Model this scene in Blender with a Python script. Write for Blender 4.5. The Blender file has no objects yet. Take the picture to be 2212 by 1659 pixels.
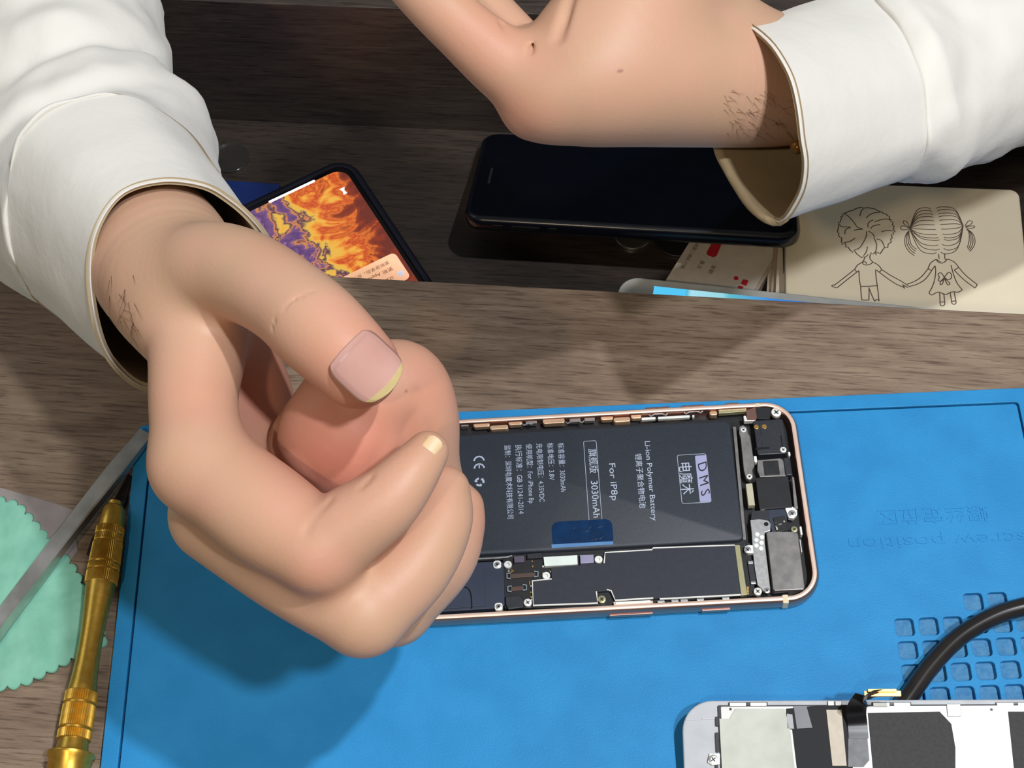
import bpy, bmesh, math, random
import numpy as np
from mathutils import Vector, Matrix, noise
R = math.radians
random.seed(4)
scn = bpy.context.scene
COL = scn.collection

# ------------------------------------------------------------------ camera, light, exposure
F, TH, ROLL, CH = 3441.59, 0.5281079, -0.0917636, 511.279      # focal length in pixels, tilt, roll, height in mm
W, H = 2212, 1659
MM = 0.001
FW = np.array([0, math.sin(TH), -math.cos(TH)])
UP0 = np.array([0, math.cos(TH), math.sin(TH)])
RT0 = np.array([1., 0, 0])
c_, s_ = math.cos(ROLL), math.sin(ROLL)
RT = c_*RT0 + s_*UP0
UP = -s_*RT0 + c_*UP0
CAM = np.array([0, 0, CH])
cd = bpy.data.cameras.new('camera'); cam = bpy.data.objects.new('camera', cd); COL.objects.link(cam)
cd.sensor_width = 36; cd.lens = F/W*36; cd.clip_start = 0.02; cd.clip_end = 50
M = Matrix(((RT[0], UP[0], -FW[0], 0), (RT[1], UP[1], -FW[1], 0), (RT[2], UP[2], -FW[2], CH*MM), (0, 0, 0, 1)))
cam.matrix_world = M
scn.camera = cam
scn.view_settings.view_transform = 'Standard'; scn.view_settings.look = 'None'
scn.view_settings.gamma = 1; scn.view_settings.exposure = 0.0; scn.view_settings.use_curve_mapping = False

wd = bpy.data.worlds.new('room_light'); scn.world = wd; wd.use_nodes = True
wd.node_tree.nodes['Background'].inputs[0].default_value = (1.0, 0.93, 0.80, 1)
wd.node_tree.nodes['Background'].inputs[1].default_value = 0.145

def lamp(name, loc, size, energy, color, shape='DISK', target=(0, .25, 0)):
    l = bpy.data.lights.new(name, 'AREA'); l.shape = shape; l.size = size; l.energy = energy; l.color = color
    o = bpy.data.objects.new(name, l); COL.objects.link(o); o.location = loc
    o.rotation_euler = (Vector(target)-Vector(loc)).to_track_quat('-Z', 'Y').to_euler()
    return o
lamp('ceiling_lamp', (0.53, -0.33, 1.60), 0.08, 15.5, (.93, .96, 1.0))
lamp('ceiling_lamp', (0.54, 0.12, 1.60), 0.05, 15.0, (.93, .96, 1.0))
lamp('ceiling_lamp', (-0.40, -0.72, 1.60), 0.07, 6.5, (1.0, .82, .58))
lamp('window_light', (-1.3, 1.0, 1.3), 0.9, 3.5, (.72, .86, 1.0))

# ------------------------------------------------------------------ measuring helpers (mm)
def ray(px, py): return (px-W/2)/F*RT-(py-H/2)/F*UP+FW
def G(px, py, z):                       # point of the horizontal plane z seen at a pixel
    d = ray(px, py); return CAM+d*(z-CH)/d[2]
def CC(px, py, Z): return CAM+ray(px, py)*Z
def frame(o, ex):                        # horizontal frame: origin, x axis
    ex = np.array([ex[0], ex[1], 0.]); ex /= np.linalg.norm(ex)
    return np.array(o, float), ex, np.array([-ex[1], ex[0], 0.])
class Fr:
    def __init__(s, o, ex, z0=0.):
        s.o, s.x, s.y = frame((o[0], o[1], z0), ex); s.z0 = z0
    def L(s, px, py, z):                 # pixel seen at local height z -> local x, y
        w = G(px, py, s.z0+z)-s.o
        return float(w@s.x), float(w@s.y)
    def mat(s):
        m = Matrix.Identity(4)
        for i in range(3):
            m[i][0] = s.x[i]; m[i][1] = s.y[i]; m[i][3] = s.o[i]*MM
        return m

# ------------------------------------------------------------------ materials
def lin(c):
    out = []
    for v in c[:3]:
        v = v/255.
        out.append(v/12.92 if v <= .04045 else ((v+.055)/1.055)**2.4)
    return (*out, 1.)
MATS = {}
def mat(name, col=(128, 128, 128), rough=.5, metal=0., noise_s=None, col2=None, bump=0., bump_s=400., emit=0., spec=.5, detail=4., stretch=None, trans=0., alpha=1., aniso=None, coat=0.):
    if name in MATS: return MATS[name]
    m = bpy.data.materials.new(name); m.use_nodes = True; MATS[name] = m
    nt = m.node_tree; b = nt.nodes['Principled BSDF']
    b.inputs['Base Color'].default_value = lin(col); b.inputs['Roughness'].default_value = rough
    b.inputs['Metallic'].default_value = metal; b.inputs['Specular IOR Level'].default_value = spec
    b.inputs['Transmission Weight'].default_value = trans; b.inputs['Alpha'].default_value = alpha
    b.inputs['Coat Weight'].default_value = coat
    tc = nt.nodes.new('ShaderNodeTexCoord'); mp = nt.nodes.new('ShaderNodeMapping')
    nt.links.new(tc.outputs['Object'], mp.inputs[0])
    if stretch: mp.inputs['Scale'].default_value = stretch
    n = nt.nodes.new('ShaderNodeTexNoise'); n.inputs['Scale'].default_value = noise_s or 150.; n.inputs['Detail'].default_value = detail
    nt.links.new(mp.outputs[0], n.inputs[0])
    r = nt.nodes.new('ShaderNodeValToRGB'); r.color_ramp.elements[0].position = .35; r.color_ramp.elements[1].position = .65
    c2 = col2 if col2 else tuple(min(255, v*1.05+1) for v in col)
    r.color_ramp.elements[0].color = lin(col); r.color_ramp.elements[1].color = lin(c2)
    nt.links.new(n.outputs[0], r.inputs[0]); nt.links.new(r.outputs[0], b.inputs['Base Color'])
    if bump:
        n2 = nt.nodes.new('ShaderNodeTexNoise'); n2.inputs['Scale'].default_value = bump_s; n2.inputs['Detail'].default_value = 3
        nt.links.new(mp.outputs[0], n2.inputs[0])
        bp = nt.nodes.new('ShaderNodeBump'); bp.inputs['Strength'].default_value = bump; bp.inputs['Distance'].default_value = .0005
        nt.links.new(n2.outputs[0], bp.inputs['Height']); nt.links.new(bp.outputs[0], b.inputs['Normal'])
    if emit:
        b.inputs['Emission Strength'].default_value = emit; nt.links.new(r.outputs[0], b.inputs['Emission Color'])
    return m

def wood_mat(name, c1, c2, c3, rough=.45, rot=0.):
    m = bpy.data.materials.new(name); m.use_nodes = True; nt = m.node_tree; b = nt.nodes['Principled BSDF']
    N = nt.nodes.new; Lk = nt.links.new
    tc = N('ShaderNodeTexCoord')
    def nz(scale, sc, det, rough_=.6, dist=0.):
        mp = N('ShaderNodeMapping'); mp.inputs['Scale'].default_value = sc; Lk(tc.outputs['Object'], mp.inputs[0])
        n = N('ShaderNodeTexNoise'); n.inputs['Scale'].default_value = scale; n.inputs['Detail'].default_value = det
        n.inputs['Roughness'].default_value = rough_; n.inputs['Distortion'].default_value = dist
        Lk(mp.outputs[0], n.inputs[0]); return n
    a = nz(14, (.8, 3.0, 3.0), 6, .6, .6)         # broad cathedral figure
    g = nz(120, (.3, 3.0, 3.0), 6, .7, .3)        # fine streaks
    p = nz(260, (.24, 4.0, 4.0), 3, .6)             # dark pores
    r = N('ShaderNodeValToRGB'); el = r.color_ramp.elements
    el[0].position = .33; el[0].color = lin(c1); el[1].position = .68; el[1].color = lin(c3)
    e = el.new(.5); e.color = lin(c2)
    mx = N('ShaderNodeMix'); mx.data_type = 'FLOAT'; mx.inputs[0].default_value = .5
    Lk(a.outputs[0], mx.inputs[2]); Lk(g.outputs[0], mx.inputs[3]); Lk(mx.outputs[0], r.inputs[0])
    pr = N('ShaderNodeValToRGB'); pr.color_ramp.elements[0].position = .36; pr.color_ramp.elements[1].position = .47
    pr.color_ramp.elements[0].color = (.42, .38, .36, 1); pr.color_ramp.elements[1].color = (1, 1, 1, 1)
    Lk(p.outputs[0], pr.inputs[0])
    mul = N('ShaderNodeMix'); mul.data_type = 'RGBA'; mul.blend_type = 'MULTIPLY'; mul.inputs[0].default_value = .8
    Lk(r.outputs[0], mul.inputs[6]); Lk(pr.outputs[0], mul.inputs[7]); Lk(mul.outputs[2], b.inputs['Base Color'])
    b.inputs['Roughness'].default_value = rough
    bp = N('ShaderNodeBump'); bp.inputs['Strength'].default_value = .5; bp.inputs['Distance'].default_value = .0003
    Lk(g.outputs[0], bp.inputs['Height']); Lk(bp.outputs[0], b.inputs['Normal'])
    return m

# ------------------------------------------------------------------ mesh builder (mm)
class MB:
    def __init__(s): s.v = []; s.f = []; s.mi = []; s.m = 0
    def add(s, vs, fs):
        k = len(s.v); s.v += [tuple(float(c) for c in v) for v in vs]
        for f in fs: s.f.append([k+i for i in f]); s.mi.append(s.m)
    def loft(s, rings, cap0=True, cap1=True, closed=True):
        n = len(rings[0]); vs = [p for r in rings for p in r]; fs = []
        for i in range(len(rings)-1):
            for j in range(n if closed else n-1):
                a = i*n+j; b = i*n+(j+1) % n
                fs.append((a, b, b+n, a+n))
        if cap0: fs.append(tuple(reversed(range(n))))
        if cap1: fs.append(tuple(range((len(rings)-1)*n, len(rings)*n)))
        s.add(vs, fs)
    def prism(s, poly, z0, z1, bev=0., bev0=0.):
        A = sum(poly[i-1][0]*poly[i][1]-poly[i][0]*poly[i-1][1] for i in range(len(poly)))
        if A < 0: poly = poly[::-1]
        R_ = []
        if bev0: R_.append([(x, y, z0) for x, y in inset(poly, bev0)]); R_.append([(x, y, z0+bev0) for x, y in poly])
        else: R_.append([(x, y, z0) for x, y in poly])
        if bev: 
            R_.append([(x, y, z1-bev) for x, y in poly]); R_.append([(x, y, z1-bev*.3) for x, y in inset(poly, bev*.3)]); R_.append([(x, y, z1) for x, y in inset(poly, bev)])
        else: R_.append([(x, y, z1) for x, y in poly])
        s.loft(R_)
    def rbox(s, x0, y0, x1, y1, z0, z1, r=0.3, bev=0.1, n=5):
        x0, x1 = min(x0, x1), max(x0, x1); y0, y1 = min(y0, y1), max(y0, y1)
        r = min(r, (x1-x0)/2*.98, (y1-y0)/2*.98)
        s.prism(rr(x0, y0, x1, y1, r, n), z0, z1, min(bev, r*.9, (z1-z0)*.4))
    def cyl(s, x, y, r, z0, z1, n=20, bev=0.):
        s.prism([(x+r*math.cos(2*math.pi*i/n), y+r*math.sin(2*math.pi*i/n)) for i in range(n)], z0, z1, bev)
    def tube(s, pts, r, n=8, caps=True, flat=1.):
        P = [np.array(p, float) for p in pts]; rings = []; up = np.array([0, 0, 1.])
        for i, p in enumerate(P):
            t = P[min(i+1, len(P)-1)]-P[max(i-1, 0)]; t /= (np.linalg.norm(t)+1e-9)
            a = np.cross(t, up)
            if np.linalg.norm(a) < 1e-3: a = np.cross(t, np.array([1., 0, 0]))
            a /= np.linalg.norm(a); b = np.cross(a, t)
            rr_ = r[i] if hasattr(r, '__len__') else r
            rings.append([tuple(p+rr_*(math.cos(q)*a+flat*math.sin(q)*b)) for q in [2*math.pi*k/n for k in range(n)]])
        s.loft(rings, caps, caps)
    def text(s, body, size, x, y, z, ang=0., ext=0.03, align='LEFT', spacing=1., shear=0., width=None):
        cu = bpy.data.curves.new('t', 'FONT'); cu.body = body; cu.size = size; cu.extrude = ext; cu.align_x = align; cu.align_y = 'CENTER'
        cu.space_character = spacing; cu.shear = shear; cu.resolution_u = 3
        o = bpy.data.objects.new('t', cu); COL.objects.link(o)
        dg = bpy.context.evaluated_depsgraph_get(); me = bpy.data.meshes.new_from_object(o.evaluated_get(dg))
        vs = [v.co.copy() for v in me.vertices]; fs = [tuple(p.vertices) for p in me.polygons]
        if vs:
            sx = 1.
            if width:
                x0 = min(v.x for v in vs); x1 = max(v.x for v in vs); sx = width/(x1-x0)
                if align == 'LEFT': vs = [Vector((v.x-x0, v.y, v.z)) for v in vs]
            ca, sa = math.cos(ang), math.sin(ang)
            s.add([(x+v.x*sx*ca-v.y*sa, y+v.x*sx*sa+v.y*ca, z+v.z) for v in vs], fs)
        bpy.data.objects.remove(o); bpy.data.curves.remove(cu); bpy.data.meshes.remove(me)
    def build(s, name, mats, parent=None, smooth=False, label=None, angle=35):
        me = bpy.data.meshes.new(name)
        me.from_pydata([(x*MM, y*MM, z*MM) for x, y, z in s.v], [], s.f)
        if not isinstance(mats, (list, tuple)): mats = [mats]
        for m in mats: me.materials.append(m)
        for p, i in zip(me.polygons, s.mi): p.material_index = i
        bm = bmesh.new(); bm.from_mesh(me); bmesh.ops.recalc_face_normals(bm, faces=bm.faces); bm.to_mesh(me); bm.free()
        if smooth:
            me.polygons.foreach_set('use_smooth', [True]*len(me.polygons))
            if angle: 
                try: me.set_sharp_from_angle(angle=R(angle))
                except Exception: pass
        me.update()
        o = bpy.data.objects.new(name, me); COL.objects.link(o)
        if parent: o.parent = parent
        if label: o['label'] = label
        return o
def inset(poly, d):
    n = len(poly); out = []
    for i in range(n):
        p0, p1, p2 = poly[i-1], poly[i], poly[(i+1) % n]
        def nrm(a, b):
            x, y = b[0]-a[0], b[1]-a[1]; l = math.hypot(x, y)+1e-9; return -y/l, x/l
        n1, n2 = nrm(p0, p1), nrm(p1, p2); k = 1+n1[0]*n2[0]+n1[1]*n2[1]; k = max(k, .4)
        out.append((p1[0]+(n1[0]+n2[0])*d/k, p1[1]+(n1[1]+n2[1])*d/k))
    return out
def rr(x0, y0, x1, y1, r, n=6):
    out = []
    for cx, cy, a in ((x1-r, y1-r, 0), (x0+r, y1-r, 90), (x0+r, y0+r, 180), (x1-r, y0+r, 270)):
        for i in range(n+1):
            q = R(a+90*i/n); out.append((cx+r*math.cos(q), cy+r*math.sin(q)))
    return out
def circ(x, y, r, n=20): return [(x+r*math.cos(2*math.pi*i/n), y+r*math.sin(2*math.pi*i/n)) for i in range(n)]
def smooth_path(pts, k=6, closed=False):
    P = [np.array(p, float) for p in pts]; n = len(P); out = []
    rng = range(n if closed else n-1)
    for i in rng:
        if closed: a, b, c, d = P[i-1], P[i], P[(i+1) % n], P[(i+2) % n]
        else: a, b, c, d = P[max(i-1, 0)], P[i], P[i+1], P[min(i+2, n-1)]
        for j in range(k):
            t = j/k
            out.append(.5*((2*b)+(c-a)*t+(2*a-5*b+4*c-d)*t*t+(3*b-a-3*c+d)*t**3))
    if not closed: out.append(P[-1])
    return out
def empty(name, m, label=None, cat=None, group=None):
    o = bpy.data.objects.new(name, None); COL.objects.link(o); o.matrix_world = m; o.empty_display_size = .02
    return tag(o, label, cat, group)
def tag(o, label=None, cat=None, group=None, kind=None):
    if label: o['label'] = label
    if cat: o['category'] = cat
    if group: o['group'] = group
    if kind: o['kind'] = kind
    return o
def T(x, y, z, a=0.): return Matrix.Translation((x*MM, y*MM, z*MM)) @ Matrix.Rotation(a, 4, 'Z')

# ================================================================== DESK AND DRAWER
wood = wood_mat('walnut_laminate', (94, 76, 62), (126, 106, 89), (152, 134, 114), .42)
wood_in = wood_mat('shaded_walnut_inside', (40, 34, 31), (54, 46, 41), (68, 57, 50), .38)  # drawer woods: the desk laminate with shade put into darker colours
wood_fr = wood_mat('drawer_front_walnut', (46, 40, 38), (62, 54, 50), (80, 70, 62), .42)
black_gap = mat('black_plastic', (14, 14, 16), .35)
e0 = (-67.023, 354.328); e1 = (193.447, 308.272)
D = Fr(e0, (e1[0]-e0[0], e1[1]-e0[1]), 0)
desk = empty('desk', D.mat(), 'walnut laminate desk with an open drawer along its far edge', 'desk')
b = MB(); b.rbox(-420, -620, 620, 0, -25, 0, 1.5, .5); b.build('desktop', wood, desk)
for x0 in (-420, 600): b = MB(); b.rbox(x0, -600, x0+20, -20, -750, -25, 1, .3); b.build('side_panel', wood, desk)
b = MB()
dz = -120
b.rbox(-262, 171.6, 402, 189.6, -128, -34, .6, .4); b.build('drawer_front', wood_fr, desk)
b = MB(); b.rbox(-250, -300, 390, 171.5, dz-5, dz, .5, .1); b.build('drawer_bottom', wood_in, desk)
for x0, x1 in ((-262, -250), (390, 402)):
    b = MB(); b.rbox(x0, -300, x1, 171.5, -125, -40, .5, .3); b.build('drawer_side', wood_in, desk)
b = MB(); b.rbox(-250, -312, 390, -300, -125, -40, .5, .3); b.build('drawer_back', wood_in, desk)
# ================================================================== FLOOR
b = MB(); b.rbox(-3000, -3000, 3000, 3000, -770, -750, 1, .2)
fl = b.build('floor', mat('floor_tile', (74, 70, 66), .5, noise_s=6, col2=(88, 84, 80)))
tag(fl, kind='structure')

# ================================================================== BLUE REPAIR MAT
MYAW = -0.056362
ax = np.array([math.cos(MYAW), math.sin(MYAW)]); ay = np.array([-ax[1], ax[0]])
o2 = -155.1185*ax+285.267*ay
MT = 3.0
MF = Fr(o2, ax, 0)
mat_blue = mat('blue_silicone', (30, 128, 188), .55, noise_s=60, col2=(36, 136, 196), bump=.25, bump_s=1800, spec=.35)
mroot = empty('repair_mat', MF.mat(), 'blue silicone repair mat with square screw pockets, lying on the desk', 'mat')
def filled(loops, z0, z1, bev=.25):
    cu = bpy.data.curves.new('c', 'CURVE'); cu.dimensions = '2D'; cu.fill_mode = 'BOTH'
    for lp in loops:
        sp = cu.splines.new('POLY'); sp.points.add(len(lp)-1)
        for i, (x, y) in enumerate(lp): sp.points[i].co = (x, y, 0, 1)
        sp.use_cyclic_u = True
    cu.extrude = (z1-z0)/2-bev; cu.bevel_depth = bev; cu.bevel_resolution = 1; cu.offset = -bev
    o = bpy.data.objects.new('c', cu); COL.objects.link(o)
    me = bpy.data.meshes.new_from_object(o.evaluated_get(bpy.context.evaluated_depsgraph_get()))
    v = [(p.co.x, p.co.y, p.co.z+(z0+z1)/2) for p in me.vertices]; f = [tuple(p.vertices) for p in me.polygons]
    bpy.data.objects.remove(o); bpy.data.curves.remove(cu); bpy.data.meshes.remove(me)
    return v, f
MW, MH = 350., 250.
hx, hy = 112.798*1-(-155.1185), 203.448-285.267            # first pocket, row 0 column 0
PIT = 8.1174
xr = max(MF.L(2178, 869, MT)[0], hx+6*PIT+4.4)
gi = 5.7
holes = [rr(hx+PIT*c-3.15, hy-PIT*r-3.15, hx+PIT*c+3.15, hy-PIT*r+3.15, 1.35, 4) for r in range(0, 9) for c in range(0, 7) if not (r == 0 and c not in (3, 4))]
b = MB()
b.add(*filled([rr(0, -MH, MW, 0, 3, 5), rr(gi, -MH+gi, xr, -gi, 1.2, 4), rr(xr+6, -MH+gi, MW-gi, -gi, 1.2, 4)], .9, MT))
b.build('raised_border', mat_blue, mroot, True, angle=40)
b = MB(); b.add(*filled([rr(gi+.7, -MH+gi+.7, xr-.7, -gi-.7, 1.2, 4)]+holes, .9, MT-.1)); b.build('pocket_panel', mat_blue, mroot, True, angle=40)
b = MB(); b.rbox(xr+6.7, -MH+gi+.7, MW-gi-.7, -gi-.7, .9, MT-.1, 1.2, .25); b.build('side_panel', mat_blue, mroot)
b = MB(); b.rbox(0.1, -MH+.1, MW-.1, -.1, 0, .95, 3, .1)
b.build('base_sheet', mat('blue_silicone_dusty', (46, 116, 164), .7, noise_s=500, col2=(70, 130, 172), bump=.6, bump_s=900), mroot, label='dusty blue floor of the pockets')
b = MB()
tx, ty = MF.L(2134, 1104, MT)
b.text('螺丝定位区', 6.6, tx, ty-.2, MT-.1, math.pi, .22, width=38)
tx, ty = MF.L(2219, 1160, MT)
b.text('screw position', 6.6, tx, ty, MT-.1, math.pi, .22, width=61)
b.build('embossed_text', mat_blue, mroot)

# ================================================================== OPENED ROSE GOLD PHONE
PY = -0.0405182
bx = np.array([math.cos(PY), math.sin(PY)]); by = np.array([-bx[1], bx[0]])
pc = (89.4335-79.2)*bx+(279.3413-38.25)*by
P = Fr(pc, bx, MT)
phone = empty('opened_smartphone', P.mat(), 'rose gold smartphone with its screen removed, battery and circuits exposed', 'smartphone')
gold = mat('rose_gold', (196, 152, 138), .3, .95, noise_s=40)
goldlt = mat('gold_rim_highlight', (250, 214, 196), .35, .5)  # lighter copy of the frame gold, highlight put into the colour
blk = mat('matte_black', (17, 18, 22), .5, noise_s=300, col2=(24, 25, 30))
blk2 = mat('charcoal_plastic', (34, 37, 44), .45, noise_s=500, col2=(40, 43, 50))
navy = mat('navy_plastic', (42, 50, 68), .45)
silver = mat('brushed_silver', (205, 205, 208), .32, .8, noise_s=900, col2=(225, 225, 225))
white_m = mat('white_metal', (226, 228, 224), .45, .2)
grey_m = mat('grey_metal', (132, 130, 130), .38, .6, noise_s=250, col2=(156, 153, 150))
brass = mat('gold_contact', (212, 168, 96), .3, .8)
copper = mat('copper_clip', (208, 174, 142), .4, .5)
cream = mat('cream_plastic', (214, 200, 168), .5)
olive = mat('olive_foil', (168, 164, 128), .4, .5)
beige = mat('beige_label', (176, 172, 148), .6)
txtm = mat('light_print', (168, 178, 198), .6)
# frame ring
prof = [(1.6, 0), (.5, .7), (.08, 1.9), (0, 3.0), (.08, 4.1), (.5, 5.2), (.95, 5.75), (1.25, 5.95), (2.3, 5.95), (2.45, 5.8), (2.45, 1.0)]
b = MB(); hw, hh = 79.2, 39.05
rings = []
for ins, z in prof:
    rad = max(11.5-ins, 1)
    rings.append([(x, y, z) for x, y in rr(-hw+ins, -hh+ins, hw-ins, hh-ins, rad, 12)])
b.m = 0; b.loft(rings, False, False)
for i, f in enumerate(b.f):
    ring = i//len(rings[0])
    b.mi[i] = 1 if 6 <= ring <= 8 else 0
b.build('frame', [gold, goldlt], phone, True, label='rose gold frame with a polished rim, its highlight in the colour', angle=50)
b = MB(); b.rbox(-hw+1.7, -hh+1.7, hw-1.7, hh-1.7, .05, 1.1, 9.8, .2, 10); b.build('back_shell', blk, phone)
def PL(px, py, z=4.5): return P.L(px, py, z)
def pbox(b, x0, y0, x1, y1, z0, z1, r=.3, bev=.12):      # box measured at height z1 by two opposite pixels
    a = PL(x0, y0, z1); c = PL(x1, y1, z1); b.rbox(a[0], a[1], c[0], c[1], z0, z1, r, bev)
def pdisk(b, px, py, r, z0, z1, bev=.1): a = PL(px, py, z1); b.cyl(a[0], a[1], r, z0, z1, 20, bev)
def ppoly(b, pts, z0, z1, bev=.1): b.prism([PL(x, y, z1) for x, y in pts], z0, z1, bev)
def part(name, m, fn, parent=phone, smooth=False, label=None):
    b = MB(); fn(b); return b.build(name, m, parent, smooth, label)
def screw(px, py, r, z0, z1, m=None, parent=phone, conv=PL, name='screw'):
    x, y = conv(px, py, z1); b = MB()
    rings = [circ(x, y, r, 20), circ(x, y, r, 20), circ(x, y, r*.85, 20), circ(x, y, r*.42, 20), circ(x, y, r*.36, 20)]
    zs = [z0, z1-.1, z1, z1, z1-.25]
    b.loft([[(p[0], p[1], z) for p in rg] for rg, z in zip(rings, zs)])
    b.m = 1
    for a in (R(35), R(125)):
        ca, sa = math.cos(a), math.sin(a); l, w = r*.6, r*.11
        b.prism([(x+l*ca-w*sa, y+l*sa+w*ca), (x-l*ca-w*sa, y-l*sa+w*ca), (x-l*ca+w*sa, y-l*sa-w*ca), (x+l*ca+w*sa, y+l*sa-w*ca)], z1-.05, z1+.02)
    return b.build(name, [m or silver, blk2], parent, True)

BT = 5.35
# battery
xR = (PL(1592, 1040, BT)[0]); yT = PL(1400, 917, BT)[1]; yB = PL(1400, 1178, BT)[1]
batt_m = mat('battery_wrap', (40, 46, 55), .52, noise_s=1200, col2=(44, 50, 60), bump=.1, bump_s=2500)
b = MB(); b.prism(rr(xR-112, yB, xR, yT, 2.2, 6), 1.2, BT, .7); batt = b.build('battery', batt_m, phone, True, angle=50)
b = MB(); b.rbox(xR-114, yB-1.6, xR+1.2, yT+1.6, 1.1, 3.4, 2, .2); b.build('battery_tray', blk, phone)
ANG = -math.pi/2
zt = BT+.02
# pull tab
def tabf(b):
    x0 = PL(1192, 1150, BT)[0]; x1 = PL(1324, 1150, BT)[0]; y0 = PL(1258, 1124, BT)[1]; y1 = PL(1258, 1178, BT)[1]
    p = rr(x0, y1, x1, y0, 2.6, 6); p = [(x, y if y > (y0+y1)/2 else (y1 if y < y1+1.3 else y)) for x, y in p]
    b.rbox(x0, y1-.4, x1, y0, BT-.02, BT+.06, 2.6, .02)
tabm = mat('blue_film', (10, 42, 78), .22, noise_s=260, col2=(14, 50, 90), coat=.2)
tb = part('pull_tab', tabm, tabf, phone, label='dark blue film pull tab')
b = MB()
q0 = PL(1238, 1140, BT)
rnd = random.Random(3)
for k in range(7):
    pts = [(q0[0]+rnd.uniform(-1, 10), q0[1]-rnd.uniform(0, 4.5), BT+.07)]
    a = rnd.uniform(0, 6)
    for j in range(9):
        a += rnd.uniform(-.9, .9); p = pts[-1]; pts.append((min(max(p[0]+.9*math.cos(a), q0[0]-2), q0[0]+11), min(max(p[1]+.9*math.sin(a), q0[1]-5), q0[1]), BT+.07))
    b = MB(); b.tube(smooth_path(pts, 3), .16, 5, flat=.15); b.build('tab_wrinkle', mat('dark_blue_crease', (8, 34, 62), .3), tb)
part('tab_stripe', mat('steel_blue', (86, 128, 176), .35), lambda b: ppoly(b, [(1191, 1176), (1324, 1169), (1325, 1176), (1192, 1184)], BT-.02, BT+.08, .02), tb, label='pale blue stripe at the tab end')
# printing
b = MB()
def line(body, px, py0, py1, size, shear=0.):
    x, y = PL(px, py0, BT); _, ye = PL(px+(py1-py0)*.055, py1, BT)
    b.text(body, size, x, y, zt, ANG, .015, width=abs(ye-y), shear=shear)
def line2(body, px0, py0, px1, py1, size):
    x, y = PL(px0, py0, BT); xe, ye = PL(px1, py1, BT)
    b.text(body, size, (x+xe)/2, y, zt, ANG, .015, width=abs(ye-y))
line2('监制：深圳电魔术科技有限公司', 1095, 962, 1102, 1121, 2.5)
line2('执行标准：GB 31241-2014', 1118, 961, 1126, 1110, 2.6)
line2('使用机型：For iPhone 8p', 1141, 959, 1148, 1087, 2.5)
line2('充电限制电压：4.35VDC', 1163, 958, 1171, 1084, 2.5)
line2('标准电压：3.8V', 1187, 957, 1192, 1037, 2.5)
line2('标准容量：3030mAh', 1210, 957, 1217, 1062, 2.5)
line2('旗舰版', 1279, 970, 1281, 1022, 3.4)
line2('3030mAh', 1283, 1039, 1288, 1118, 3.4)
line2('For iP8p', 1322, 1001, 1327, 1081, 3.2)
line2('锂离子聚合物电池', 1379, 980, 1386, 1098, 2.6)
line2('Li-ion Polymer Battery', 1400, 953, 1411, 1125, 2.7)
line2('电魔术', 1478, 1000, 1482, 1068, 5.0)
def outline(x0, y0, x1, y1, r, w, z=zt):
    o_ = rr(x0, y0, x1, y1, r, 4); i_ = rr(x0+w, y0+w, x1-w, y1-w, max(r-w, .05), 4)
    n = len(o_); b.add([(x, y, z+.015) for x, y in o_]+[(x, y, z+.015) for x, y in i_], [(k, (k+1) % n, n+(k+1) % n, n+k) for k in range(n)])
a = PL(1260, 953, BT); c = PL(1302, 1138, BT)
outline(min(a[0], c[0]), c[1], max(a[0], c[0]), a[1], .6, .16)
a = PL(1462, 983, BT); c = PL(1537, 1085, BT)
outline(a[0], c[1], c[0], a[1], .8, .18)
# CE mark
cx, cy = PL(1035, 1002, BT)
def arc(x, y, r, a0, a1, w):
    n = 14; o_ = []; i_ = []
    for k in range(n+1):
        q = a0+(a1-a0)*k/n; o_.append((x+r*math.cos(q), y+r*math.sin(q), zt+.015)); i_.append((x+(r-w)*math.cos(q), y+(r-w)*math.sin(q), zt+.015))
    b.add(o_+i_, [(k, k+1, n+2+k, n+1+k) for k in range(n)])
arc(cx, cy+1.2, 2.0, R(0), R(180), .55)
arc(cx, cy-1.8, 2.0, R(0), R(180), .55)
b.add([(cx-.2, cy-1.8, zt+.015), (cx+.2, cy-1.8, zt+.015), (cx+.2, cy-.2, zt+.015), (cx-.2, cy-.2, zt+.015)], [(0, 1, 2, 3)])
# recycling arrows
rx, ry = PL(1036, 1041, BT)
for k in range(3):
    a0 = R(90+120*k)
    arc(rx, ry, 1.75, a0+R(8), a0+R(78), .75)
    q = a0+R(96); tip = (rx+1.4*math.cos(q), ry+1.4*math.sin(q))
    q2 = a0+R(74)
    b.add([(rx+2.1*math.cos(q2), ry+2.1*math.sin(q2), zt+.016), (rx+.6*math.cos(q2), ry+.6*math.sin(q2), zt+.016), (tip[0], tip[1], zt+.016)], [(0, 1, 2)])
b.build('printing', txtm, batt, label='pale printed battery text and symbols')
a = PL(1501, 984.5, BT); c = PL(1537, 1083.5, BT)
part('logo_block', mat('lavender_print', (150, 152, 188), .5), lambda b: b.rbox(a[0], a[1], c[0], c[1], BT-.01, BT+.04, .5, .01), batt, label='lavender block behind dark letters')
b = MB(); x, y = PL(1514, 997, BT); _, ye = PL(1520, 1071, BT); b.text('DMS', 4.6, x+.2, y, BT+.05, ANG, .01, width=abs(ye-y), shear=-.25, spacing=1.5)
b.build('logo_letters', mat('dark_ink', (26, 28, 36), .5), batt)

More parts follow.
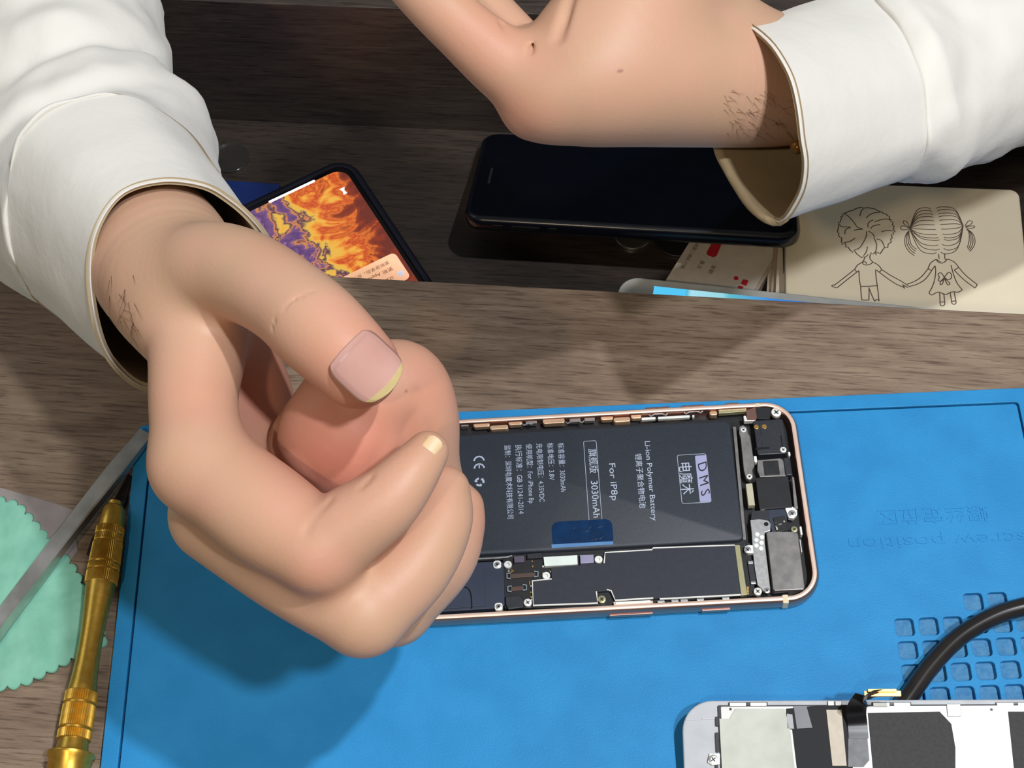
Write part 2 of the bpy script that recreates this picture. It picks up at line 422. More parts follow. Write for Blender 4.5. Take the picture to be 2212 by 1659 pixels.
# right-hand end
part('battery_edge_foil', grey_m, lambda b: ppoly(b, [(1583, 922), (1590, 922), (1612, 1165), (1605, 1165)], 3, 4.6), label='thin silver foil along the battery end')
def brk(b): ppoly(b, [(1597, 922), (1605, 918), (1613, 923), (1616, 936), (1620, 942), (1630, 1006), (1625, 1015), (1627, 1030), (1620, 1038), (1612, 1033), (1607, 1015), (1600, 945), (1597, 936)], 3, 5.0, .15)
bk = part('connector_bracket', grey_m, brk)
for q in ((1606, 928), (1619, 1029)): screw(*q, .95, 5.0, 5.25, white_m, bk)
cam_ = part('camera_module', blk2, lambda b: (pbox(b, 1627, 908, 1702, 979, 1.2, 5.0, .8, .3), pbox(b, 1640, 912, 1690, 972, 5.0, 5.15, .6, .1)))
part('gold_pad', brass, lambda b: (pdisk(b, 1634, 922, .9, 5, 5.3), pdisk(b, 1651, 921, .9, 5, 5.3)), cam_)
part('slot', black_gap, lambda b: pbox(b, 1632, 967, 1662, 970, 5.0, 5.2, .05, .02), cam_)
part('slot', black_gap, lambda b: pbox(b, 1688, 940, 1690, 968, 5.0, 5.2, .05, .02), cam_)
screw(1692, 971, 1.1, 4.8, 5.3, white_m, cam_)
part('corner_bracket', gold, lambda b: ppoly(b, [(1612, 886), (1632, 880), (1640, 896), (1632, 908), (1614, 908)], 3.5, 5.4), label='rose gold lug in the corner')
part('microphone_block', blk, lambda b: ppoly(b, [(1632, 876), (1645, 880), (1664, 880), (1666, 893), (1662, 905), (1636, 905)], 3, 5.7))
part('antenna_plug', cream, lambda b: pbox(b, 1631, 871, 1642, 878, 4, 5.98, .3), label='cream antenna plug in the rim')
screw(1677, 890, 1.75, 4.0, 5.6, white_m)
part('spring_tab', white_m, lambda b: ppoly(b, [(1606, 898), (1611, 898), (1614, 907), (1630, 905), (1630, 909), (1608, 910)], 3.4, 5.3))
lens = part('camera_lens_bracket', grey_m, lambda b: ppoly(b, [(1637, 994), (1686, 990), (1700, 1000), (1702, 1028), (1642, 1030), (1636, 1015)], 2, 4.2))
part('lens_window', blk, lambda b: pbox(b, 1648, 996, 1685, 1025, 4.2, 4.5, .3), lens)
part('ribbon_fold', blk2, lambda b: pbox(b, 1692, 988, 1712, 1026, 2, 4.9, .5, .3))
part('sensor_cover', blk, lambda b: (pbox(b, 1632, 1032, 1712, 1096, 1.2, 5.1, .5, .15),), label='square black sensor cover')
part('foil_edge', grey_m, lambda b: ppoly(b, [(1711, 1030), (1715, 1030), (1724, 1098), (1716, 1098)], 3, 4.9))
part('ribbon_connector', beige, lambda b: ppoly(b, [(1611, 1045), (1625, 1044), (1631, 1091), (1617, 1092)], 3, 5.3), label='beige ribbon connector')
part('white_clip', white_m, lambda b: pbox(b, 1628, 985, 1636, 998, 3, 5, .3))
part('white_clip', white_m, lambda b: pbox(b, 1641, 1094, 1654, 1100, 3, 4.8, .3))
part('white_clip', white_m, lambda b: pbox(b, 1702, 976, 1708, 984, 3, 5.2, .3))
part('white_clip', white_m, lambda b: pbox(b, 1727, 1137, 1734, 1155, 3, 5.2, .3))
part('white_clip', white_m, lambda b: pbox(b, 1727, 1165, 1733, 1192, 3, 5.0, .8))
part('charcoal_flex', blk2, lambda b: ppoly(b, [(1624, 1104), (1660, 1100), (1662, 1122), (1622, 1124)], 2, 4.2))
part('charcoal_flex', navy, lambda b: ppoly(b, [(1656, 1100), (1698, 1098), (1702, 1146), (1668, 1150)], 2, 4.0))
lug = part('screw_lug', white_m, lambda b: ppoly(b, [(1696, 1098), (1712, 1094), (1722, 1102), (1722, 1112), (1714, 1120), (1704, 1118)], 3, 4.8))
screw(1711, 1109, 1.3, 4.8, 5.1, silver, lug)
screw(1716, 1143, 1.1, 3, 4.8, olive)
comp = part('component_cluster', blk, lambda b: ppoly(b, [(1670, 1118), (1695, 1114), (1704, 1144), (1678, 1150)], 2, 4.4))
rnd = random.Random(8)
for k in range(8):
    x, y = rnd.uniform(1672, 1692), rnd.uniform(1120, 1142)
    part('chip', beige if k % 3 == 0 else grey_m, lambda b: pbox(b, x, y, x+4, y+3, 4.3, 4.8, .1, .05), comp)
# silver honeycomb bracket
hb = part('bracket_plate', silver, lambda b: ppoly(b, [(1621, 1123), (1640, 1121), (1660, 1124), (1665, 1132), (1664, 1146), (1652, 1150), (1652, 1170), (1664, 1270), (1664, 1280), (1650, 1276), (1637, 1264), (1631, 1230), (1627, 1195), (1624, 1150)], 3, 4.8, .15), label='silver bracket plate with honeycomb embossing')
for (x, y) in ((1636, 1154), (1646, 1160), (1634, 1166), (1645, 1172), (1634, 1178), (1644, 1184)):
    part('honeycomb_dimple', white_m, lambda b: b.prism(circ(*PL(x, y, 4.9), .85, 6), 4.7, 4.92, .05), hb)
part('plate_hole', black_gap, lambda b: pdisk(b, 1655, 1132, .8, 4.7, 4.83, 0), hb)
screw(1657, 1275, 1.0, 4.8, 5.1, silver, hb)
tap = part('vibration_motor', grey_m, lambda b: ppoly(b, [(1656, 1151), (1660, 1148), (1718, 1148), (1724, 1153), (1738, 1266), (1736, 1273), (1674, 1276), (1670, 1272)], 1.2, 5.4, .25), label='large grey metal motor block')
part('motor_base', blk, lambda b: ppoly(b, [(1654, 1150), (1725, 1146), (1741, 1276), (1672, 1282)], 1.1, 3.5))
# top rim hardware
for i, (x0, y0, x1, y1, m) in enumerate(((1022, 914, 1058, 921, copper), (1058, 919, 1098, 926, copper), (1098, 909, 1128, 917, copper), (1172, 904, 1220, 913, copper), (1297, 899, 1325, 906, copper), (1325, 902, 1362, 910, copper), (1362, 894, 1386, 903, copper), (1532, 888, 1550, 896, copper))):
    part('copper_spring', m, lambda b: pbox(b, x0, y0, x1, y1, 2.5, 5.0 if i % 2 else 4.5, .8, .3))
for (x0, y0, x1, y1) in ((1135, 907, 1160, 914), (1230, 904, 1254, 910), (1262, 902, 1285, 908), (995, 915, 1012, 920)):
    part('side_chip', grey_m, lambda b: pbox(b, x0, y0, x1, y1, 2.5, 4.4, .2))
part('side_flex', white_m, lambda b: ppoly(b, [(1386, 902), (1500, 896), (1500, 901), (1386, 907)], 3, 4.4))
part('side_flex', olive, lambda b: ppoly(b, [(1552, 884), (1612, 880), (1613, 888), (1553, 893)], 3, 5.0))
for (xa, xb, y) in ((1128, 1152, 916), (1222, 1262, 912), (1402, 1442, 896), (1478, 1518, 891)):
    def clip(b):
        pts = [(xa, y), (xa+4, y+3), (xa+12, y-1), (xb-12, y-2), (xb-4, y+1), (xb, y-3)]
        b.tube([(*PL(px, py, 4.8), 4.8) for px, py in pts], .28, 6)
    part('retaining_wire', silver, clip)
for px in (1419, 1493): part('rubber_stop', black_gap, lambda b: pbox(b, px-3, 896 if px < 1450 else 893, px+3, 906 if px < 1450 else 901, 3, 4.9, .2))
for (x0, x1, y) in ((1392, 1446, 872), (1470, 1520, 868), (1566, 1594, 863)):
    part('side_button', gold, lambda b: b.rbox(PL(x0, y+9, 3)[0], hh-.3, PL(x1, y+9, 3)[0], hh+.45, 2.2, 4.6, .3, .15))
# bottom rim: side buttons
for (x0, x1) in ((1315, 1410), (1515, 1578)):
    xa, xb = PL(x0, 1318, 3)[0], PL(x1, 1318, 3)[0]
    part('side_button', gold, lambda b: b.rbox(xa, -hh-.5, xb, -hh+.5, 2.2, 4.0, .4, .2))
part('antenna_band', cream, lambda b: (b.rbox(PL(1690, 1290, 6)[0], -hh-.06, PL(1703, 1290, 6)[0], -hh+3.0, 1.2, 6.0, .35, .3),), label='cream antenna band across the frame')
# logic board
brd = part('logic_board', blk, lambda b: ppoly(b, [(1086, 1204), (1300, 1190), (1620, 1172), (1632, 1285), (1300, 1312), (1090, 1314)], 1.5, 3.2, .1), label='black logic board along the lower edge')
shp = [(1152, 1306), (1150, 1256), (1192, 1251), (1190, 1226), (1250, 1221), (1305, 1217), (1307, 1194), (1408, 1188), (1411, 1185), (1587, 1178), (1600, 1283), (1410, 1293), (1328, 1297), (1318, 1276), (1289, 1278), (1291, 1301)]
shield = part('shield_cover', mat('graphite_sheet', (34, 39, 50), .5, noise_s=600, col2=(38, 43, 54)), lambda b: ppoly(b, shp, 3.0, 4.6, .1), brd, label='matte graphite shield cover')
b = MB()
for seg in ([(1192, 1251), (1150, 1255), (1152, 1308), (1291, 1303), (1288, 1278)], [(1305, 1217), (1307, 1194), (1408, 1188), (1411, 1184), (1587, 1178)], [(1311, 1274), (1320, 1276), (1329, 1297), (1411, 1292)], [(1425, 1294), (1600, 1285)]):
    b.tube([(*PL(x, y, 4.4), 4.4) for x, y in seg], .34, 6)
b.build('shield_edge', white_m, brd, True, label='bright silver edge of the shield')
part('foil_strip', olive, lambda b: ppoly(b, [(1587, 1177), (1598, 1177), (1614, 1284), (1601, 1286)], 3, 4.7), brd)
def conn(x0, y0, x1, y1):
    c0 = part('board_connector', mat('connector_bronze', (86, 70, 64), .4, .3), lambda b: ppoly(b, [(x0+6, y0), (x1-6, y1), (x1-6, y1+9), (x0+6, y0+9)], 3.2, 3.9), brd)
    for xx, yy, d in ((x0, y0, 1), (x1, y1, -1)):
        b = MB(); b.tube([(*PL(xx+8*d, yy-2, 4), 4.0), (*PL(xx, yy-1, 4), 4.0), (*PL(xx, yy+9, 4), 4.0), (*PL(xx+8*d, yy+10, 4), 4.0)], .26, 6)
        b.build('end_bracket', mat('pale_blue_metal', (170, 190, 205), .35, .6), brd)
conn(1095, 1240, 1162, 1236); conn(1097, 1268, 1137, 1265)
part('label_patch', mat('pale_silver_label', (214, 224, 220), .5), lambda b: ppoly(b, [(1174, 1203), (1247, 1199), (1248, 1219), (1176, 1223)], 3, 4.6), brd, label='pale silver label')
part('label_patch', mat('lilac_foil', (150, 148, 178), .4, .3), lambda b: ppoly(b, [(1253, 1199), (1282, 1198), (1283, 1215), (1254, 1217)], 3, 4.7), brd, label='lilac foil square')
part('chip', mat('mauve_chip', (84, 76, 92), .5), lambda b: ppoly(b, [(1110, 1202), (1132, 1200), (1133, 1214), (1111, 1215)], 3, 4.7), brd)
part('chip', blk2, lambda b: ppoly(b, [(1139, 1196), (1171, 1194), (1171, 1204), (1139, 1206)], 3, 4.9), brd)
for (x, y) in ((1097, 1219), (1180, 1243), (1293, 1208)):
    def ringf(b):
        cx, cy = PL(x, y, 4.4)
        rg = [circ(cx, cy, 1.35), circ(cx, cy, 1.35), circ(cx, cy, 1.2), circ(cx, cy, .62), circ(cx, cy, .55)]
        b.loft([[(p[0], p[1], z) for p in r_] for r_, z in zip(rg, (3, 4.3, 4.45, 4.45, 3.3))], True, True)
    part('standoff', white_m, ringf, brd, True)
for (x, y) in ((1140, 1301), (1300, 1294), (1637, 1277)): screw(x, y, 1.35, 3, 4.5, white_m if x != 1300 else olive, brd)
st = part('screw_lug', white_m, lambda b: ppoly(b, [(1609, 1180), (1618, 1177), (1630, 1178), (1631, 1195), (1616, 1195), (1609, 1190)], 3, 4.7), phone)
screw(1615, 1187, 1.2, 4.7, 5.0, silver, st)
rnd = random.Random(5)
for k in range(26):
    x, y = rnd.choice(((rnd.uniform(1140, 1172), rnd.uniform(1209, 1234)), (1145+rnd.uniform(-3, 3), rnd.uniform(1255, 1296)), (rnd.uniform(1168, 1192), rnd.uniform(1226, 1240)), (rnd.uniform(1094, 1106), rnd.uniform(1230, 1234))))
    part('solder_dot', brass if k % 3 else white_m, lambda b: pbox(b, x, y, x+rnd.uniform(2, 4.5), y+rnd.uniform(2, 3.5), 3.2, 3.7, .15, .05), brd)
part('board_connector', blk2, lambda b: ppoly(b, [(1614, 1210), (1627, 1210), (1637, 1262), (1622, 1262)], 3, 3.9), brd)
for yy in (1212, 1256):
    part('end_bracket', silver, lambda b: pbox(b, 1616+(yy-1212)*.13, yy, 1627+(yy-1212)*.13, yy+5, 3.8, 4.2, .2), brd)
for yy in (1269, 1275, 1281): part('gold_pad', brass, lambda b: pdisk(b, 1615, yy, .5, 3.2, 3.5), brd)
part('rim_clip', white_m, lambda b: ppoly(b, [(1330, 1300), (1405, 1296), (1405, 1301), (1330, 1305)], 3.5, 5.2), phone)
part('rim_clip', goldlt, lambda b: ppoly(b, [(1325, 1300), (1410, 1297), (1412, 1309), (1327, 1313)], 3.5, 4.9), phone)
for x0 in (1420, 1450, 1470, 1505, 1560): part('rim_clip', silver, lambda b: pbox(b, x0, 1297-(x0-1420)*.05, x0+16, 1301-(x0-1420)*.05, 3, 5.0, .2), phone)
spk = part('speaker_plate', navy, lambda b: (ppoly(b, [(880, 1222), (1080, 1212), (1088, 1216), (1090, 1305), (1084, 1313), (880, 1326)], 1.3, 4.4, .2),), label='dark navy speaker plate')
part('plate_step', navy, lambda b: ppoly(b, [(880, 1226), (1046, 1216), (1048, 1308), (880, 1322)], 4.3, 4.8, .1), spk)
b = MB(); b.tube([(*PL(x, y, 4.9), 4.85) for x, y in smooth_path([(985, 1268), (1005, 1268), (1014, 1275), (1018, 1290), (1019, 1314)], 4)], .22, 6); b.build('plate_groove', black_gap, spk)
for q in ((1074, 1219), (1077, 1310)):
    lg = part('screw_lug', white_m, lambda b: pbox(b, q[0]-9, q[1]-8, q[0]+9, q[1]+8, 3, 4.9, 1.0, .2), spk)
    x_, y_ = PL(q[0], q[1], 5.0)
    screw(q[0], q[1], 1.0, 4.9, 5.15, silver, lg) if False else screw(q[0], q[1], 1.0, 4.85, 5.15, silver, spk)
part('flex_fold', blk2, lambda b: ppoly(b, [(1092, 1288), (1125, 1286), (1131, 1296), (1131, 1312), (1098, 1316), (1092, 1304)], 3, 4.5, .3), brd)
b = MB(); b.tube([(*PL(x, y, 4.9), 4.7) for x, y in [(1030, 1207), (1070, 1205), (1095, 1203), (1106, 1200)]], .3, 6); b.build('antenna_wire', silver, phone)

# ================================================================== REMOVED DISPLAY (lower right)
DL = MT+7.0                                # its near edge rests on the cable, the far edge on the mat
a = G(1503, 1511, DL+2.5); c = G(2212, 1508, DL+2.5)
S0 = G(1472, 1511, DL+2.5)
S = Fr(S0, c-a, DL)
disp = empty('detached_display', S.mat() @ Matrix.Rotation(math.asin(7.0/66), 4, 'X'), 'white phone display lying face down across the black cable on the mat', 'phone display')
wplast = mat('white_display_plastic', (186, 190, 196), .4)
mirror = mat('reflective_foil', (196, 195, 192), .45, .15, noise_s=30, col2=(212, 211, 208))
graph = mat('graphite_film', (50, 50, 52), .6, noise_s=900, col2=(58, 57, 58), bump=.08, bump_s=3000, spec=.25)
def SL(px, py, z=3): return S.L(px, py, z)
b = MB(); b.prism(rr(0, -66, 150, 0, 10, 10), 0, 2.2, .6, .3); b.build('display_frame', wplast, disp, True, angle=50)
def spoly(b, pts, z0, z1, bev=.05): b.prism([SL(x, y, z1) for x, y in pts], z0, z1, bev)
def spart(name, m, pts, z0, z1, parent=disp, label=None, bev=.05): b = MB(); spoly(b, pts, z0, z1, bev); return b.build(name, m, parent, False, label)
x0s = SL(1551, 1540)[0]
b = MB(); b.rbox(x0s, -64, 146, SL(1700, 1520)[1], 2.1, 2.7, .5, .1); b.build('back_gasket', blk, disp)
b = MB(); b.rbox(x0s+1.0, -63.5, 145, SL(1700, 1523)[1], 2.2, 2.95, .4, .1); b.build('back_plate', mirror, disp, label='shiny silver back plate')
spart('cover_plate', mat('frosted_silver', (186, 190, 180), .65, 0., noise_s=120, col2=(200, 203, 194), spec=.3), [(1554, 1549), (1576, 1549), (1588, 1528), (1695, 1528), (1708, 1575), (1722, 1680), (1562, 1680)], 2.9, 3.3, label='frosted silver cover plate')
spart('flex_strip', mat('dark_flex', (26, 27, 31), .6, spec=.25), [(1698, 1528), (1770, 1521), (1832, 1521), (1846, 1668), (1725, 1668), (1712, 1572), (1700, 1570)], 2.9, 3.15)
spart('tape', mat('grey_tape', (96, 98, 104), .35), [(1714, 1522), (1742, 1522), (1756, 1568), (1722, 1570)], 3.1, 3.3)
spart('tape', mat('pale_tape', (150, 152, 158), .35), [(1700, 1538), (1712, 1540), (1716, 1570), (1700, 1570)], 3.1, 3.3)
spart('label', mat('tan_label', (190, 180, 164), .6, noise_s=300), [(1785, 1530), (1818, 1530), (1831, 1648), (1800, 1648)], 3.1, 3.4, label='tan paper label')
spart('graphite_panel', graph, [(1875, 1537), (2030, 1534), (2056, 1560), (2066, 1610), (2068, 1700), (1893, 1700)], 2.9, 3.1)
spart('graphite_panel', graph, [(2178, 1534), (2330, 1534), (2330, 1700), (2200, 1700)], 2.9, 3.1)
spart('ribbon_pad', mat('grey_ribbon', (92, 94, 98), .5, noise_s=400, col2=(110, 112, 116)), [(1833, 1572), (1873, 1572), (1880, 1636), (1868, 1650), (1834, 1650)], 3.1, 3.4)
for x_ in (1616, 1926, 2194):
    b = MB(); q = SL(x_, 1516, 2.9); 
    for dx in (-1, 1): b.rbox(q[0]+dx*3.3-2.6, q[1]-1.0, q[0]+dx*3.3+2.6, q[1]+.1, 2.1, 2.9, .2, .1)
    b.build('edge_clip', white_m, disp)
    b = MB(); b.rbox(q[0]-6.3, q[1]-1.2, q[0]+6.3, q[1]+.3, 2.1, 2.6, .2, .05); b.build('clip_gap', black_gap, disp)
q = SL(2061, 1530, 3.2); b = MB(); b.rbox(q[0]-2.2, q[1]-2.2, q[0]+2.2, q[1]+1.8, 2.9, 3.3, .3, .1); b.build('metal_tab', grey_m, disp)
for x_, y_ in ((1795, 1517), (1811, 1517)):
    q = SL(x_, y_, 3); b = MB(); b.rbox(q[0]-1, q[1]-1, q[0]+1, q[1]+.8, 2.1, 3.1, .2, .1); b.build('metal_tab', grey_m, disp)
for x_, y_ in ((1578, 1529), (2142, 1530), (2041, 1530), (2086, 1530)):
    q = SL(x_, y_, 3); b = MB(); b.cyl(q[0], q[1], .45, 2.9, 3.0, 12); b.build('rivet', blk2 if x_ in (1578, 2142) else grey_m, disp)
lg = spart('screw_lug', white_m, [(1534, 1622), (1556, 1622), (1556, 1645), (1540, 1646), (1530, 1640)], 2.1, 3.4)
screw(1542, 1634, 1.5, 3.3, 3.7, silver, disp, SL)
for (x0, y0, x1, y1) in ((1481, 1551, 1510, 1554), (1515, 1548, 1550, 1551)):
    q0 = SL(x0, y0, 2.3); q1 = SL(x1, y1, 2.3); b = MB(); b.rbox(q0[0], q0[1], q1[0], q1[1], 2.15, 2.5, .3, .15); b.build('moulded_ridge', wplast, disp)
for (y0, y1) in ((1545, 1565), (1578, 1620), (1640, 1680)):
    q0 = SL(1545, y0, 2.9); q1 = SL(1554, y1, 2.9); b = MB(); b.rbox(q0[0], q0[1], q1[0], q1[1], 2.1, 2.95, .3, .1); b.build('gasket_lug', blk, disp)
# lifted ribbon cable with connector
def ribbon():
    b = MB(); path = [(1856, 1590, 3.6), (1853, 1560, 3.9), (1850, 1535, 6.5), (1853, 1512, 11.5), (1868, 1497, 14.0), (1888, 1489, 13.6), (1910, 1486, 12.8)]
    P3 = []
    for px, py, z in path: x, y = SL(px, py, z); P3.append((x, y, z))
    P3 = smooth_path(P3, 5); rings = []
    for i, p in enumerate(P3):
        t = P3[min(i+1, len(P3)-1)]-P3[max(i-1, 0)]; t /= np.linalg.norm(t)
        k = i/(len(P3)-1); w = 3.1 if k < .55 else 3.1-1.7*(k-.55)/.45
        side = np.array([1, 0, 0.]) if k < .45 else None
        if k >= .45:
            m_ = min((k-.45)/.35, 1); side = np.array([1-m_, .35*m_, 1.0*m_]); 
        side = side-t*(side@t); side /= np.linalg.norm(side); n_ = np.cross(side, t)
        rings.append([tuple(p+side*w*sx+n_*.12*sz) for sx, sz in ((-1, -1), (1, -1), (1, 1), (-1, 1))])
    b.loft(rings); return b.build('ribbon_cable', mat('black_ribbon', (16, 16, 18), .3), disp, True, 'black ribbon cable bent upward', 60)
ribbon()
b = MB(); q0 = SL(1866, 1484, 14); q1 = SL(1946, 1482, 14); b.rbox(q0[0], q0[1]-1.4, q1[0], q0[1]+.4, 12.9, 13.5, .3, .1); b.build('connector_board', brass, disp)
b = MB(); q0 = SL(1874, 1478, 15); q1 = SL(1936, 1478, 15); b.rbox(q0[0], q0[1]-.8, q1[0], q0[1]+.2, 13.5, 14.6, .3, .1); b.build('connector', brass, disp)

# ================================================================== BLACK CABLE
b = MB()
cp = [(1900, 1640, 5), (1935, 1550, 5), (1961, 1508, 6), (2010, 1440, 7), (2070, 1378, 8), (2140, 1335, 8), (2212, 1311, 8), (2330, 1292, 7), (2600, 1290, 6.4)]
cp = [G(x, y, 3.2+3.2 if i > 2 else 6.4) for i, (x, y, z) in enumerate(cp)]
cp[1] = cp[2]+(cp[2]-cp[3])/np.linalg.norm(cp[2]-cp[3])*7; cp = cp[1:]
b.tube(smooth_path(cp, 8), 3.15, 16)
tag(b.build('cable', mat('black_rubber_cable', (30, 28, 28), .22, noise_s=80, col2=(38, 35, 34), spec=.6), None, True, angle=0), 'thick black cable curving over the mat pockets', 'cable')

# ================================================================== TOOLS ON THE LEFT
# steel bar
b = MB()
hi = 13.
def barpt(px, py, z): return G(px, py, z)
secs = []
for (tl, tr, zt_, th) in (((300, 925), (336, 925), 7.5, 3.0), ((234, 1000), (290, 1002), 8.5, 3.6), ((110, 1160), (151, 1159), 10, 4.6), ((0, 1306), (0, 1354), 11.5, 5.5), ((-200, 1560), (-190, 1630), 13, 6.0)):
    A = barpt(*tl, zt_); B_ = barpt(*tr, zt_); secs.append((A, B_, th))
d_ = secs[3][0]-secs[0][0]; d_ /= np.linalg.norm(d_); nrm = np.array([d_[1], -d_[0], 0.]); 
rings = []
for A, B_, th in secs:
    w = abs((B_-A)@nrm); sg = 1 if (B_-A)@nrm > 0 else -1; w = min(max(w, 5.2), 6.6)
    q1 = A; q2 = A+nrm*w*sg
    dn = np.array([0, 0, -th]); bv = .5
    rings.append([tuple(q1+nrm*sg*bv), tuple(q2-nrm*sg*bv), tuple(q2+np.array([0, 0, -bv])), tuple(q2+dn), tuple(q1+dn), tuple(q1+np.array([0, 0, -bv]))])
b.loft(rings)
tag(b.build('metal_pry_bar', mat('worn_steel', (176, 174, 170), .3, .85, noise_s=90, col2=(206, 204, 200))), 'worn steel bar lying diagonally across the green cloth', 'tool')
# gold screwdriver
ga = G(249, 1083, 8.2); gb = G(150, 1652, 8.2); L_ = np.linalg.norm(gb-ga); gd = (gb-ga)/L_
sdm = Matrix.Identity(4); zx = gd; yx = np.array([0, 0, 1.]); xx = np.cross(yx, zx)
for i in range(3): sdm[i][0] = xx[i]; sdm[i][1] = yx[i]; sdm[i][2] = zx[i]; sdm[i][3] = ga[i]*MM
sd = empty('screwdriver', sdm, 'slim gold knurled screwdriver lying between the cloth and the mat', 'screwdriver')
gold2 = mat('gold_anodised', (196, 152, 58), .34, .9, noise_s=500, col2=(210, 168, 76))
def lathe(profile, n=48, knurl=None):
    b = MB(); rings = []
    for r_, z_ in profile:
        rings.append([(r_*math.cos(2*math.pi*k/n)*1.0, r_*math.sin(2*math.pi*k/n), z_) for k in range(n)])
    b.loft(rings); return b
def knurl(z0, z1, r0, r1, n=50):
    b = MB(); rings = []
    for z_, k_ in ((z0, 0), (z0+.25, 1), (z1-.25, 1), (z1, 0)):
        rr_ = r0+(r1-r0)*(z_-z0)/(z1-z0)-(0 if k_ else .3); ring = []
        for k in range(n*2):
            q = math.pi*k/n; rad = rr_-(.36 if k % 2 else 0)
            ring.append((rad*math.cos(q), rad*math.sin(q), z_))
        rings.append(ring)
    b.loft(rings); return b
k_ = L_/578.
def zz(y): return (y-1083)*k_
pr = [(1.8, zz(1083)), (2.4, zz(1085)), (2.5, zz(1092)), (2.3, zz(1094)), (3.2, zz(1096)), (3.8, zz(1103)), (4.2, zz(1120)), (4.5, zz(1143)), (4.4, zz(1146))]
lathe(pr).build('blade_collar', gold2, sd, True, angle=50)
for (ya, yb, r0, r1) in ((1146, 1163, 4.9, 5.0), (1165, 1180, 4.9, 5.0), (1182, 1230, 5.2, 5.5), (1233, 1246, 5.5, 5.6), (1249, 1276, 5.6, 5.6), (1512, 1536, 5.4, 5.5), (1540, 1588, 5.5, 5.6), (1592, 1612, 5.6, 5.6)):
    knurl(zz(ya), zz(yb), r0, r1).build('knurled_grip', gold2, sd)
lathe([(4.6, zz(1145)), (4.7, zz(1180)), (5.1, zz(1276)), (5.0, zz(1290)), (4.5, zz(1320)), (4.0, zz(1370)), (3.85, zz(1410)), (4.0, zz(1450)), (4.5, zz(1490)), (5.0, zz(1512)), (5.1, zz(1612))]).build('handle', gold2, sd, True, angle=60)
lathe([(4.9, zz(1611)), (5.0, zz(1618)), (5.4, zz(1636)), (5.5, zz(1639))]).build('tail_cone', gold2, sd, True, angle=50)
lathe([(7.4, zz(1639)), (7.8, zz(1641)), (7.8, zz(1647)), (7.0, zz(1652)), (6.8, zz(1690)), (6, zz(1700))]).build('swivel_cap', gold2, sd, True, angle=50)
# green scalloped cloth
def cloth():
    ctrl = [(12, 1084), (40, 1092), (100, 1162), (158, 1228), (184, 1290), (200, 1340), (224, 1384), (165, 1416), (110, 1446), (50, 1474), (0, 1484), (-120, 1500), (-260, 1440), (-300, 1250), (-200, 1100), (-60, 1060)]
    loop = [G(x, y, 1.2)[:2] for x, y in ctrl]
    dense = smooth_path([(p[0], p[1]) for p in loop], 8, True); n = len(dense)
    # resample by arc length and add scallops
    seg = [np.linalg.norm(dense[(i+1) % n]-dense[i]) for i in range(n)]; tot = sum(seg); K = int(tot/4.6); out = []; base = []
    acc = 0; cum = [0]
    for s2 in seg: cum.append(cum[-1]+s2)
    cen = sum(dense)/n; m_ = K*8
    for j in range(m_):
        t = tot*j/m_; i = max(k for k in range(n) if cum[k] <= t); f = (t-cum[i])/seg[i]
        p = dense[i]*(1-f)+dense[(i+1) % n]*f; tg = dense[(i+1) % n]-dense[i]; tg /= np.linalg.norm(tg); nn = np.array([tg[1], -tg[0]])
        if nn@(p-cen) < 0: nn = -nn
        base.append(p); out.append(p+nn*(abs(math.sin(math.pi*j/8))**.7)*1.6)
    b = MB(); rings = []
    for s2 in (1, .985, .96, .92, .88, .84, .8, .76, .72, .68, .64, .6, .55, .5, .45, .4, .35, .3, .25, .2, .15, .1, .05):
        ring = []
        for p, p0 in zip(out, base):
            q = cen+((p-cen)*max(0, (s2-.8)/.2)+(p0-cen)*(1-max(0, (s2-.8)/.2)))*s2
            z = 1.2+.9*noise.noise(Vector((q[0]*.05, q[1]*.05, 0)))+.7*noise.noise(Vector((q[0]*.13, q[1]*.13, 3)))+.25*noise.noise(Vector((q[0]*.4, q[1]*.4, 9)))
            w_ = (q[0]*.6+q[1]*.8)
            z += .5*math.exp(-((q@np.array([.75, .66])-(cen@np.array([.75, .66]))-2)/2.5)**2)
            ring.append((q[0], q[1], max(z, .45) if s2 < 1 else .5))
        rings.append(ring)
    b.loft(rings, False, True); o = b.build('scalloped_cloth', mat('mint_cloth', (112, 172, 150), .85, noise_s=70, col2=(130, 188, 166), bump=1., bump_s=120, detail=6), None, True, angle=0)
    sm = o.modifiers.new('thickness', 'SOLIDIFY'); sm.thickness = .0004; sm.offset = -1
    return tag(o, 'mint green scalloped cloth crumpled under the steel bar', 'cloth')
cloth()
b = MB(); b.prism([tuple(G(x, y, .4)[:2]) for x, y in ((-150, 1010), (0, 1053), (118, 1087), (157, 1101), (168, 1190), (60, 1330), (-150, 1400))], 0.02, .4, .05)
tag(b.build('paper_sheet', mat('grey_paper', (128, 120, 118), .7)), 'grey paper sheet tucked under the mint cloth', 'paper')
b = MB(); b.prism([tuple(G(x, y, 1.6)[:2]) for x, y in ((276, 1022), (284, 1030), (272, 1085), (212, 1196), (200, 1206), (186, 1196), (196, 1165))], .1, 1.6, .4)
tag(b.build('shadowed_film', mat('film_with_shadow', (30, 27, 28), .2)), 'plastic film with its shadow in the dark colour, between steel bar and screwdriver', 'tool')  # dark colour stands for the shadow around a clear plastic film

